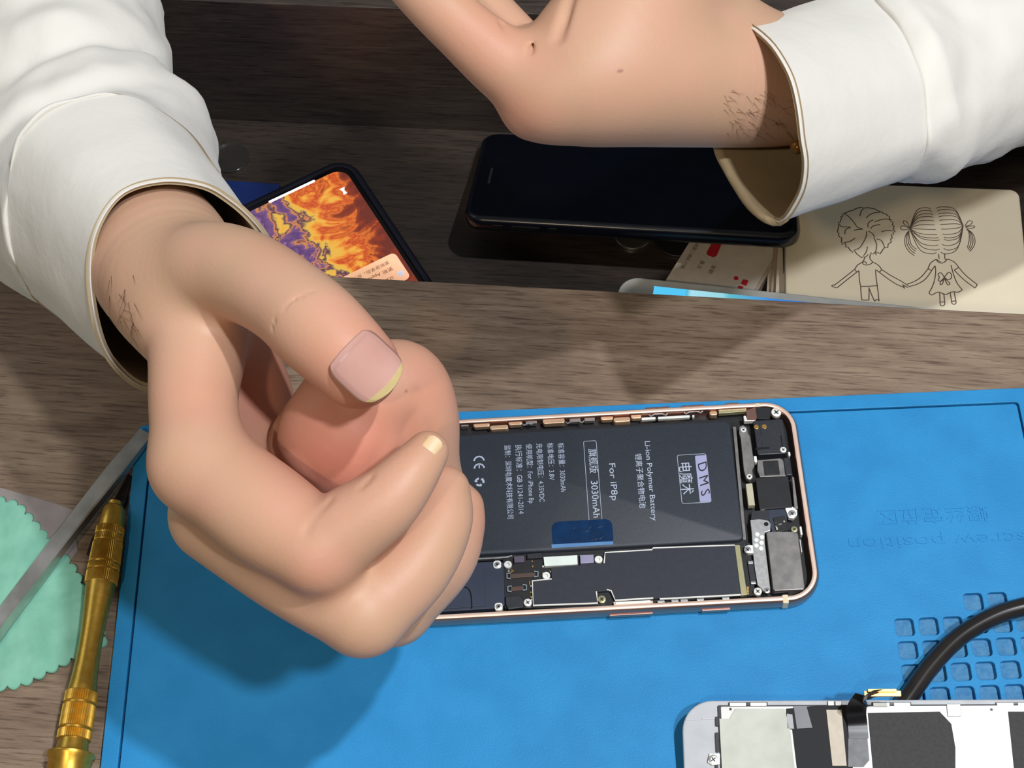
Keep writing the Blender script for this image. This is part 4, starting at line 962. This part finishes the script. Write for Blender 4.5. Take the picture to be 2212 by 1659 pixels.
# --- left hand (image right): thumb side toward the lens, fingers running out of the picture
hand2 = []
hand2 += chain([(2300, 60, 590, 120), (1950, 160, 530, 125), (1750, 182, 500, 126), (1640, 186, 488, 131), (1500, 172, 474, 145), (1380, 155, 464, 161), (1280, 168, 458, 148), (1200, 200, 456, 108), (1150, 236, 456, 64)], 6)
hand2 += chain([(1640, 150, 500, 110), (1520, 90, 492, 140), (1420, 0, 484, 160), (1380, -60, 480, 150)], 12)
hand2 += chain([(1240, 145, 460, 108), (1330, 50, 460, 140), (1430, -80, 465, 140)], 10)
hand2 += chain([(1185, 195, 456, 100), (1080, 130, 453, 78), (1005, 68, 452, 68), (940, 5, 452, 66), (860, -75, 452, 60)], 5)
hand2 += chain([(1150, 130, 470, 60), (1052, 25, 476, 58), (980, -70, 480, 52)], 1.6)
hand2 += chain([(1140, 108, 462, 54), (1160, 140, 460, 60)], 3)
for (dx, z_) in ((0, 470), (70, 482), (140, 494)):
    hand2 += chain([(1380+dx, -60, z_, 80), (1250+dx, -220, z_-15, 74), (1120+dx, -260, z_-10, 66), (1040+dx, -200, z_-5, 56)], 2)
carve2 = groove([(1084, 50, 447), (1098, 72, 443), (1112, 92, 441)], .5, 1.6)
carve2 += groove([(1150, 78, 452), (1152, 95, 446), (1146, 112, 443)], .6, 1.6)
carve2 += groove([(1232, -10, 446), (1222, 40, 444), (1205, 80, 441)], 1.0, 3.)
carve2 += groove([(1245, -10, 438), (1258, 40, 434), (1262, 90, 432)], .3, 1.4)
Vs = []; Fsx = []; n0 = 0
for pr_, cv_ in ((hand1, carve1), (hand2, carve2)):
    D_, lo_ = field(pr_, cv_, VOX); V, Fq = surface_nets(D_, lo_, VOX); V = relax(V, Fq, 2)
    Vs.append(V); Fsx.append(Fq+n0); n0 += len(V)
V = np.concatenate(Vs); Fq = np.concatenate(Fsx)
# flush of the skin (its own colour): pinker thumb tip, palm flesh and knuckles
flush = np.zeros(len(V))
for px, py, Z, r_, s2 in ((800, 830, 385, 14, .8), (740, 980, 412, 17, 1.0), (930, 830, 415, 14, .55), (560, 850, 445, 14, .9), (640, 1120, 395, 10, .45), (420, 850, 408, 9, .4), (430, 1050, 400, 12, .2), (690, 1220, 390, 7, .5), (1120, 250, 450, 9, .45), (1060, 70, 445, 14, .4), (1180, 130, 445, 8, .3), (620, 500, 400, 8, .3), (1400, 60, 440, 20, .15), (1040, 1120, 440, 8, .5)):
    flush = np.maximum(flush, s2*np.exp(-((V-cs(px, py, Z))**2).sum(1)/(2*r_*r_)))
mole = np.zeros(len(V))
for px, py, Z, r_ in ((877, 843, 400, .55), (1340, 154, 415, .7), (612, 1178, 390, .01)):
    d2 = (V[:, :2]/-V[:, 2:3]*F-np.array([px-W/2, -(py-H/2)]))
    near = (np.abs(d2*(-V[:, 2:3])/F)**2).sum(1) < r_*r_
    if near.any():
        zt2 = V[near][:, 2].max(); mole[near & (V[:, 2] > zt2-4)] = .6
WV = to_world(V)*MM
me = bpy.data.meshes.new('body'); me.vertices.add(len(WV)); me.vertices.foreach_set('co', WV.ravel())
me.loops.add(Fq.size); me.loops.foreach_set('vertex_index', Fq.ravel()); me.polygons.add(len(Fq))
me.polygons.foreach_set('loop_start', np.arange(0, Fq.size, 4)); me.polygons.foreach_set('loop_total', np.full(len(Fq), 4)); me.polygons.foreach_set('use_smooth', np.ones(len(Fq), bool))
me.update(calc_edges=True); me.validate()
at_ = me.attributes.new('flush', 'FLOAT', 'POINT'); at_.data.foreach_set('value', flush.astype(np.float32))
at_ = me.attributes.new('mole', 'FLOAT', 'POINT'); at_.data.foreach_set('value', mole.astype(np.float32))
skin = bpy.data.materials.new('skin'); skin.use_nodes = True; nt = skin.node_tree; bs = nt.nodes['Principled BSDF']; N = nt.nodes.new; Lk = nt.links.new
tc = N('ShaderNodeTexCoord'); n1 = N('ShaderNodeTexNoise'); n1.inputs['Scale'].default_value = 55; n1.inputs['Detail'].default_value = 4; Lk(tc.outputs['Object'], n1.inputs[0])
r = N('ShaderNodeValToRGB'); r.color_ramp.elements[0].position = .35; r.color_ramp.elements[1].position = .7
r.color_ramp.elements[0].color = lin((194, 158, 130)); r.color_ramp.elements[1].color = lin((200, 158, 134)); Lk(n1.outputs[0], r.inputs[0])
a1 = N('ShaderNodeAttribute'); a1.attribute_name = 'flush'; a2 = N('ShaderNodeAttribute'); a2.attribute_name = 'mole'
mx = N('ShaderNodeMix'); mx.data_type = 'RGBA'; Lk(a1.outputs['Fac'], mx.inputs[0]); Lk(r.outputs[0], mx.inputs[6]); mx.inputs[7].default_value = lin((204, 134, 114))
mx2 = N('ShaderNodeMix'); mx2.data_type = 'RGBA'; Lk(a2.outputs['Fac'], mx2.inputs[0]); Lk(mx.outputs[2], mx2.inputs[6]); mx2.inputs[7].default_value = lin((110, 66, 52)); Lk(mx2.outputs[2], bs.inputs['Base Color'])
bs.inputs['Roughness'].default_value = .5; bs.inputs['Specular IOR Level'].default_value = .35
bs.inputs['Subsurface Weight'].default_value = .25; bs.inputs['Subsurface Radius'].default_value = (1, .35, .2); bs.inputs['Subsurface Scale'].default_value = .003
n2 = N('ShaderNodeTexVoronoi'); n2.inputs['Scale'].default_value = 900; Lk(tc.outputs['Object'], n2.inputs[0])
bp_ = N('ShaderNodeBump'); bp_.inputs['Strength'].default_value = .12; bp_.inputs['Distance'].default_value = .0002; Lk(n2.outputs[0], bp_.inputs['Height']); Lk(bp_.outputs[0], bs.inputs['Normal'])
me.materials.append(skin)
pw = to_world(cs(1100, -300, 620))*MM
person = empty('person', Matrix.Translation((0, .62, 0)), 'person in a cream long-sleeved shirt, both hands raised over the open drawer and mat', 'person')
inv = person.matrix_world.inverted()
body = bpy.data.objects.new('body', me); COL.objects.link(body); body.parent = person; body.matrix_parent_inverse = inv
me['note'] = 0; del me['note']

# nails
def nail(cx, cy, ang, L_px, W_px, axisA, axisB, rpx, name='fingernail', lift=.25, label=None, tipc=.76):
    A_, B_ = cs(*axisA), cs(*axisB); Rr = rpx*axisA[2]/F
    nu, nv = 25, 34; v = []; f = []; mi = []
    ca, sa = math.cos(ang), math.sin(ang); ax_ = (B_-A_)/np.linalg.norm(B_-A_)
    for j in range(nv):
        t = 2*j/(nv-1)-1
        for i in range(nu):
            u = 2*i/(nu-1)-1
            # rounded outline: blunt base, wide rounded free edge
            l = L_px/2*t*(1-(.17 if t > 0 else .05)*u*u); ww = W_px/2*u*(1-(.30*abs(t)**4 if t > 0 else .22*abs(t)**6))
            px = cx+l*ca-ww*sa; py = cy+l*sa+ww*ca
            d = cs(px, py, 1.); d = d/np.linalg.norm(d)
            dp = d-ax_*(d@ax_); op = -A_-ax_*((-A_)@ax_)
            a_, b_, c2 = dp@dp, 2*dp@op, op@op-(Rr+lift)**2; disc = b_*b_-4*a_*c2
            q = d*((-b_-math.sqrt(max(disc, 0)))/(2*a_))
            if t < -.8 or abs(u) > .9: q = q+d*.35
            v.append(q)
    for j in range(nv-1):
        for i in range(nu-1):
            f.append((j*nu+i, j*nu+i+1, (j+1)*nu+i+1, (j+1)*nu+i)); mi.append(2 if tipc < -1 else 1 if 2*(j+.5)/(nv-1)-1 > tipc else 0)
    me = bpy.data.meshes.new(name); me.from_pydata([tuple(x*MM) for x in to_world(np.array(v))], [], f)
    me.materials.append(mat('nail', (188, 142, 130), .2, noise_s=60, col2=(196, 152, 142), coat=.6)); me.materials.append(mat('nail_edge', (184, 164, 116), .6, spec=.2)); me.materials.append(mat('pale_nail', (206, 176, 136), .45))
    for p, m_ in zip(me.polygons, mi): p.material_index = m_; p.use_smooth = True
    bm = bmesh.new(); bm.from_mesh(me); bmesh.ops.recalc_face_normals(bm, faces=bm.faces); bm.to_mesh(me); bm.free()
    o = bpy.data.objects.new(name, me); COL.objects.link(o); o.parent = person; o.matrix_parent_inverse = inv
    sm = o.modifiers.new('thickness', 'SOLIDIFY'); sm.thickness = .0004; sm.offset = 0
    if label: o['label'] = label
    return o
nail(796, 796, R(43), 138, 130, (680, 703, 393), (772, 792, 389), 97, label='pink thumbnail with a yellowish free edge')

nail(934, 962, R(-50), 40, 40, (882, 1030, 392), (924, 976, 394), 47, tipc=-2, lift=.05, label='short yellowish index fingernail')
# cloth
shirt = bpy.data.materials.new('cream_twill'); shirt.use_nodes = True; nt = shirt.node_tree; bs = nt.nodes['Principled BSDF']; N = nt.nodes.new; Lk = nt.links.new
tc = N('ShaderNodeTexCoord'); n1 = N('ShaderNodeTexNoise'); n1.inputs['Scale'].default_value = 30; Lk(tc.outputs['Object'], n1.inputs[0])
r = N('ShaderNodeValToRGB'); r.color_ramp.elements[0].color = lin((214, 211, 204)); r.color_ramp.elements[1].color = lin((220, 218, 212)); Lk(n1.outputs[0], r.inputs[0]); Lk(r.outputs[0], bs.inputs['Base Color'])
bs.inputs['Roughness'].default_value = .85; bs.inputs['Specular IOR Level'].default_value = .2; bs.inputs['Sheen Weight'].default_value = .15
wv = N('ShaderNodeTexWave'); wv.inputs['Scale'].default_value = 700; wv.bands_direction = 'DIAGONAL'; Lk(tc.outputs['Object'], wv.inputs[0])
n3 = N('ShaderNodeTexNoise'); n3.inputs['Scale'].default_value = 45; n3.inputs['Detail'].default_value = 5; Lk(tc.outputs['Object'], n3.inputs[0])
b1 = N('ShaderNodeBump'); b1.inputs['Strength'].default_value = .05; b1.inputs['Distance'].default_value = .0002; Lk(wv.outputs[0], b1.inputs['Height'])
b2 = N('ShaderNodeBump'); b2.inputs['Strength'].default_value = .35; b2.inputs['Distance'].default_value = .0025; Lk(n3.outputs[0], b2.inputs['Height']); Lk(b1.outputs[0], b2.inputs['Normal']); Lk(b2.outputs[0], bs.inputs['Normal'])
inner_shade = mat('tan_inner_shade', (160, 142, 112), .9, noise_s=60)  # inner side of the shirt cloth, cuff shade put into the tan
def resample(pts, n=96):                 # closed ring of (px, py, Z) resampled by image angle
    d = smooth_path(pts, 12, True); c = sum(d)/len(d)
    ang = np.array([math.atan2(p[1]-c[1], p[0]-c[0]) for p in d]); o = np.argsort(ang); ang = ang[o]; d = np.array(d)[o]
    tgt = np.linspace(-math.pi, math.pi, n, endpoint=False)
    return np.stack([np.interp(tgt, np.r_[ang-2*math.pi, ang, ang+2*math.pi], np.r_[d[:, k], d[:, k], d[:, k]]) for k in range(3)], 1)
def ell(cx, cy, Z, Rp, perp, up, sn, wob=0., seed=0):   # tube section: Rp px across, squeezed by sn along the arm
    out = []; Rm = Rp*Z/F; cn = math.sqrt(max(1-sn*sn, 0))
    for k in range(48):
        q = 2*math.pi*k/48; rr_ = 1+wob*noise.noise(Vector((math.cos(q)*1.3, math.sin(q)*1.3, seed*1.7)))
        a_, c2 = math.cos(q)*rr_, math.sin(q)*rr_
        out.append((cx+Rp*(a_*perp[0]+c2*sn*up[0]), cy+Rp*(a_*perp[1]+c2*sn*up[1]), Z-c2*cn*Rm))
    return out
def tube_cloth(rings, sub, name, parent, thick, seed=0, wr=.0):
    Rg = [resample(r_) for r_ in rings]; S_ = smooth_path([r_.ravel() for r_ in Rg], sub); n = len(Rg[0]); V_ = []
    for q in S_: V_.append(q.reshape(n, 3))
    V_ = np.concatenate(V_); P3 = np.stack([(V_[:, 0]-W/2)*V_[:, 2]/F, -(V_[:, 1]-H/2)*V_[:, 2]/F, -V_[:, 2]], 1); Wp = to_world(P3)
    m_ = len(S_); f = [(i*n+j, i*n+(j+1) % n, (i+1)*n+(j+1) % n, (i+1)*n+j) for i in range(m_-1) for j in range(n)]
    if wr:
        cen = Wp.reshape(m_, n, 3).mean(1, keepdims=True); X = Wp.reshape(m_, n, 3)-cen; l = np.linalg.norm(X, axis=2, keepdims=True)
        nz_ = np.array([[noise.noise(Vector((p[0]*.035+seed, p[1]*.035, p[2]*.05)))*1.0+.5*noise.noise(Vector((p[0]*.09, p[1]*.09+seed, p[2]*.09))) for p in row] for row in Wp.reshape(m_, n, 3)])
        fade = np.clip(np.arange(m_)/ (sub*1.0), 0, 1)[:, None, None]
        Wp = (cen+X*(1+fade*wr*nz_[..., None]/l)).reshape(-1, 3)
    me = bpy.data.meshes.new(name); me.from_pydata([tuple(x) for x in Wp*MM], [], f); me.materials.append(shirt)
    me.polygons.foreach_set('use_smooth', [True]*len(me.polygons))
    bm = bmesh.new(); bm.from_mesh(me); bmesh.ops.recalc_face_normals(bm, faces=bm.faces)
    ctr = Vector(tuple(Wp.mean(0)*MM)); bm.to_mesh(me); bm.free()
    o = bpy.data.objects.new(name, me); COL.objects.link(o); o.parent = parent
    me.materials.append(inner_shade)
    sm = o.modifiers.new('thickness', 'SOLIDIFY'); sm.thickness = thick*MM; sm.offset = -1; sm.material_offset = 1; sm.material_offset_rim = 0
    return o, me
# right sleeve of the shirt (image left)
rimL = [(545, 476, 462), (495, 432, 456), (440, 402, 450), (350, 392, 443), (262, 420, 438), (208, 500, 438), (195, 600, 443), (214, 720, 452), (250, 790, 462), (318, 838, 472), (420, 820, 482), (520, 730, 486), (575, 600, 478), (580, 530, 468)]
seamL = [(470, 383, 505), (445, 341, 500), (411, 291, 494), (368, 254, 488), (301, 214, 482), (234, 204, 479), (134, 227, 475), (74, 267, 473), (37, 318, 474), (15, 418, 479), (28, 550, 489), (67, 630, 500), (100, 662, 506), (154, 695, 514), (260, 720, 528), (380, 680, 534), (470, 580, 530), (490, 470, 518)]
def mixr(a, b, t): A_, B_ = resample(a), resample(b); return [tuple(x) for x in A_*(1-t)+B_*t]
def scaled(rg, s2, dz=0, dx=0, dy=0):
    A_ = np.array(rg, float); c = A_.mean(0); out = c+(A_-c)*[s2, s2, 1]; out[:, 2] += dz; out[:, 0] += dx; out[:, 1] += dy; return [tuple(x) for x in out]
cuffs = []
sroot = None
pL, uL = (.78, -.62), (-.62, -.78)
sleeveL = [scaled(seamL, .985, 3, 8, 8), scaled(seamL, 1.0, 0, -6, -6),
           ell(222, 428, 520, 268, pL, uL, .84), ell(196, 398, 530, 292, pL, uL, .82), ell(165, 352, 542, 287, pL, uL, .78), ell(146, 300, 552, 262, (.85, -.5), (-.45, -.87), .72),
           ell(118, 240, 562, 288, (.88, -.42), (-.4, -.9), .68), ell(98, 160, 573, 268, (.93, -.35), (-.3, -.95), .62), ell(60, 60, 588, 288, (.93, -.35), (-.35, -.93), .55), ell(-40, -80, 610, 292, (.8, -.5), (-.5, -.8), .5), ell(-260, -260, 640, 290, (.7, -.7), (-.7, -.7), .45), ell(-520, -420, 668, 285, (.6, -.8), (-.8, -.6), .4)]
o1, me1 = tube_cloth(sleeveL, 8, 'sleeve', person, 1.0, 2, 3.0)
rimR = [(1609, 53, 470), (1656, 87, 460), (1686, 127, 454), (1709, 174, 450), (1723, 234, 448), (1731, 301, 449), (1738, 351, 452), (1733, 401, 457), (1716, 441, 463), (1689, 478, 470), (1659, 475, 477), (1622, 445, 484), (1592, 401, 490), (1569, 361, 494), (1552, 324, 497), (1543, 260, 500), (1548, 180, 499), (1562, 110, 492), (1582, 70, 482)]
seamR = [(1870, -30, 520), (1887, 0, 512), (1940, 57, 502), (1974, 124, 496), (1994, 184, 494), (2002, 284, 496), (1997, 328, 500), (1974, 372, 508), (1944, 390, 516), (1905, 385, 528), (1870, 340, 540), (1840, 230, 546), (1828, 110, 543), (1832, 10, 533), (1850, -30, 526)]
pR, uR = (.3, .95), (.95, -.3)
sleeveR = [scaled(seamR, .97, 3, -6, 0), scaled(seamR, .995, 0, 6, -2),
           ell(1932, 185, 524, 221, pR, uR, .52), ell(1960, 178, 530, 228, pR, uR, .5), ell(2010, 156, 540, 224, pR, uR, .48), ell(2090, 122, 552, 226, pR, uR, .45), ell(2200, 76, 566, 238, (.33, .94), (.94, -.33), .42), ell(2400, 10, 592, 245, (.33, .94), (.94, -.33), .4), ell(2700, -90, 630, 245, (.33, .94), (.94, -.33), .35)]
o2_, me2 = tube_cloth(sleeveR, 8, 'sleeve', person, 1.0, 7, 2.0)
o1.matrix_parent_inverse = inv; o2_.matrix_parent_inverse = inv
for rim, seam, sroot in ((rimL, seamL, o1), (rimR, seamR, o2_)):
    bulge = scaled(mixr(rim, seam, .5), 1.012)
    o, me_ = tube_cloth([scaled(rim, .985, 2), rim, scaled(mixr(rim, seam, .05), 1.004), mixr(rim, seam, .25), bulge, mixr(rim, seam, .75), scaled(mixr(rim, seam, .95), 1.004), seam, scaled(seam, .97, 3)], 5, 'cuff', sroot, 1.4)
# short dark hairs on both forearms
from mathutils.bvhtree import BVHTree
bvt = BVHTree.FromPolygons([tuple(v) for v in WV/MM], [tuple(int(i) for i in q) for q in Fq])
def hairs(x0, y0, x1, y1, n, dx, dy, seed):
    rnd = random.Random(seed); b = MB()
    for k in range(n):
        px, py = rnd.uniform(x0, x1), rnd.uniform(y0, y1); pts = []; a_ = rnd.gauss(0, .45); l = rnd.uniform(.6, 1.2)
        for j in range(4):
            q = ray(px+(dx*math.cos(a_)-dy*math.sin(a_))*l*j/3, py+(dx*math.sin(a_)+dy*math.cos(a_))*l*j/3)
            hit = bvt.ray_cast(Vector(tuple(CAM)), Vector(tuple(q)))
            if hit[0] is None: break
            pts.append(tuple(hit[0]+hit[1]*(.10+.12*j) if hit[1].dot(Vector(tuple(q))) < 0 else hit[0]-hit[1]*(.10+.12*j)))
        if len(pts) == 4: b.tube(pts, [.045, .04, .03, .012], 4)
    o = b.build('arm_hair', mat('dark_hair', (62, 44, 34), .6), person); o.matrix_parent_inverse = inv; o['kind'] = 'stuff'; return o
hairs(235, 590, 300, 800, 60, 12, 34, 1)
hairs(1560, 190, 1705, 290, 60, 22, 16, 2)
# bead button inside the right-hand cuff
bpt = to_world(cs(1722, 318, 466)); b = MB(); rings = []
for k in range(9):
    q = math.pi*k/8; rings.append([(bpt[0]+2.1*math.sin(q)*math.cos(a_), bpt[1]+2.1*math.sin(q)*math.sin(a_), bpt[2]+2.1*math.cos(q)) for a_ in [2*math.pi*i/20 for i in range(20)]])
b.loft(rings); o = b.build('cuff_button', mat('amber_bead', (120, 84, 34), .12, .5), o2_, True, 'small amber bead button')
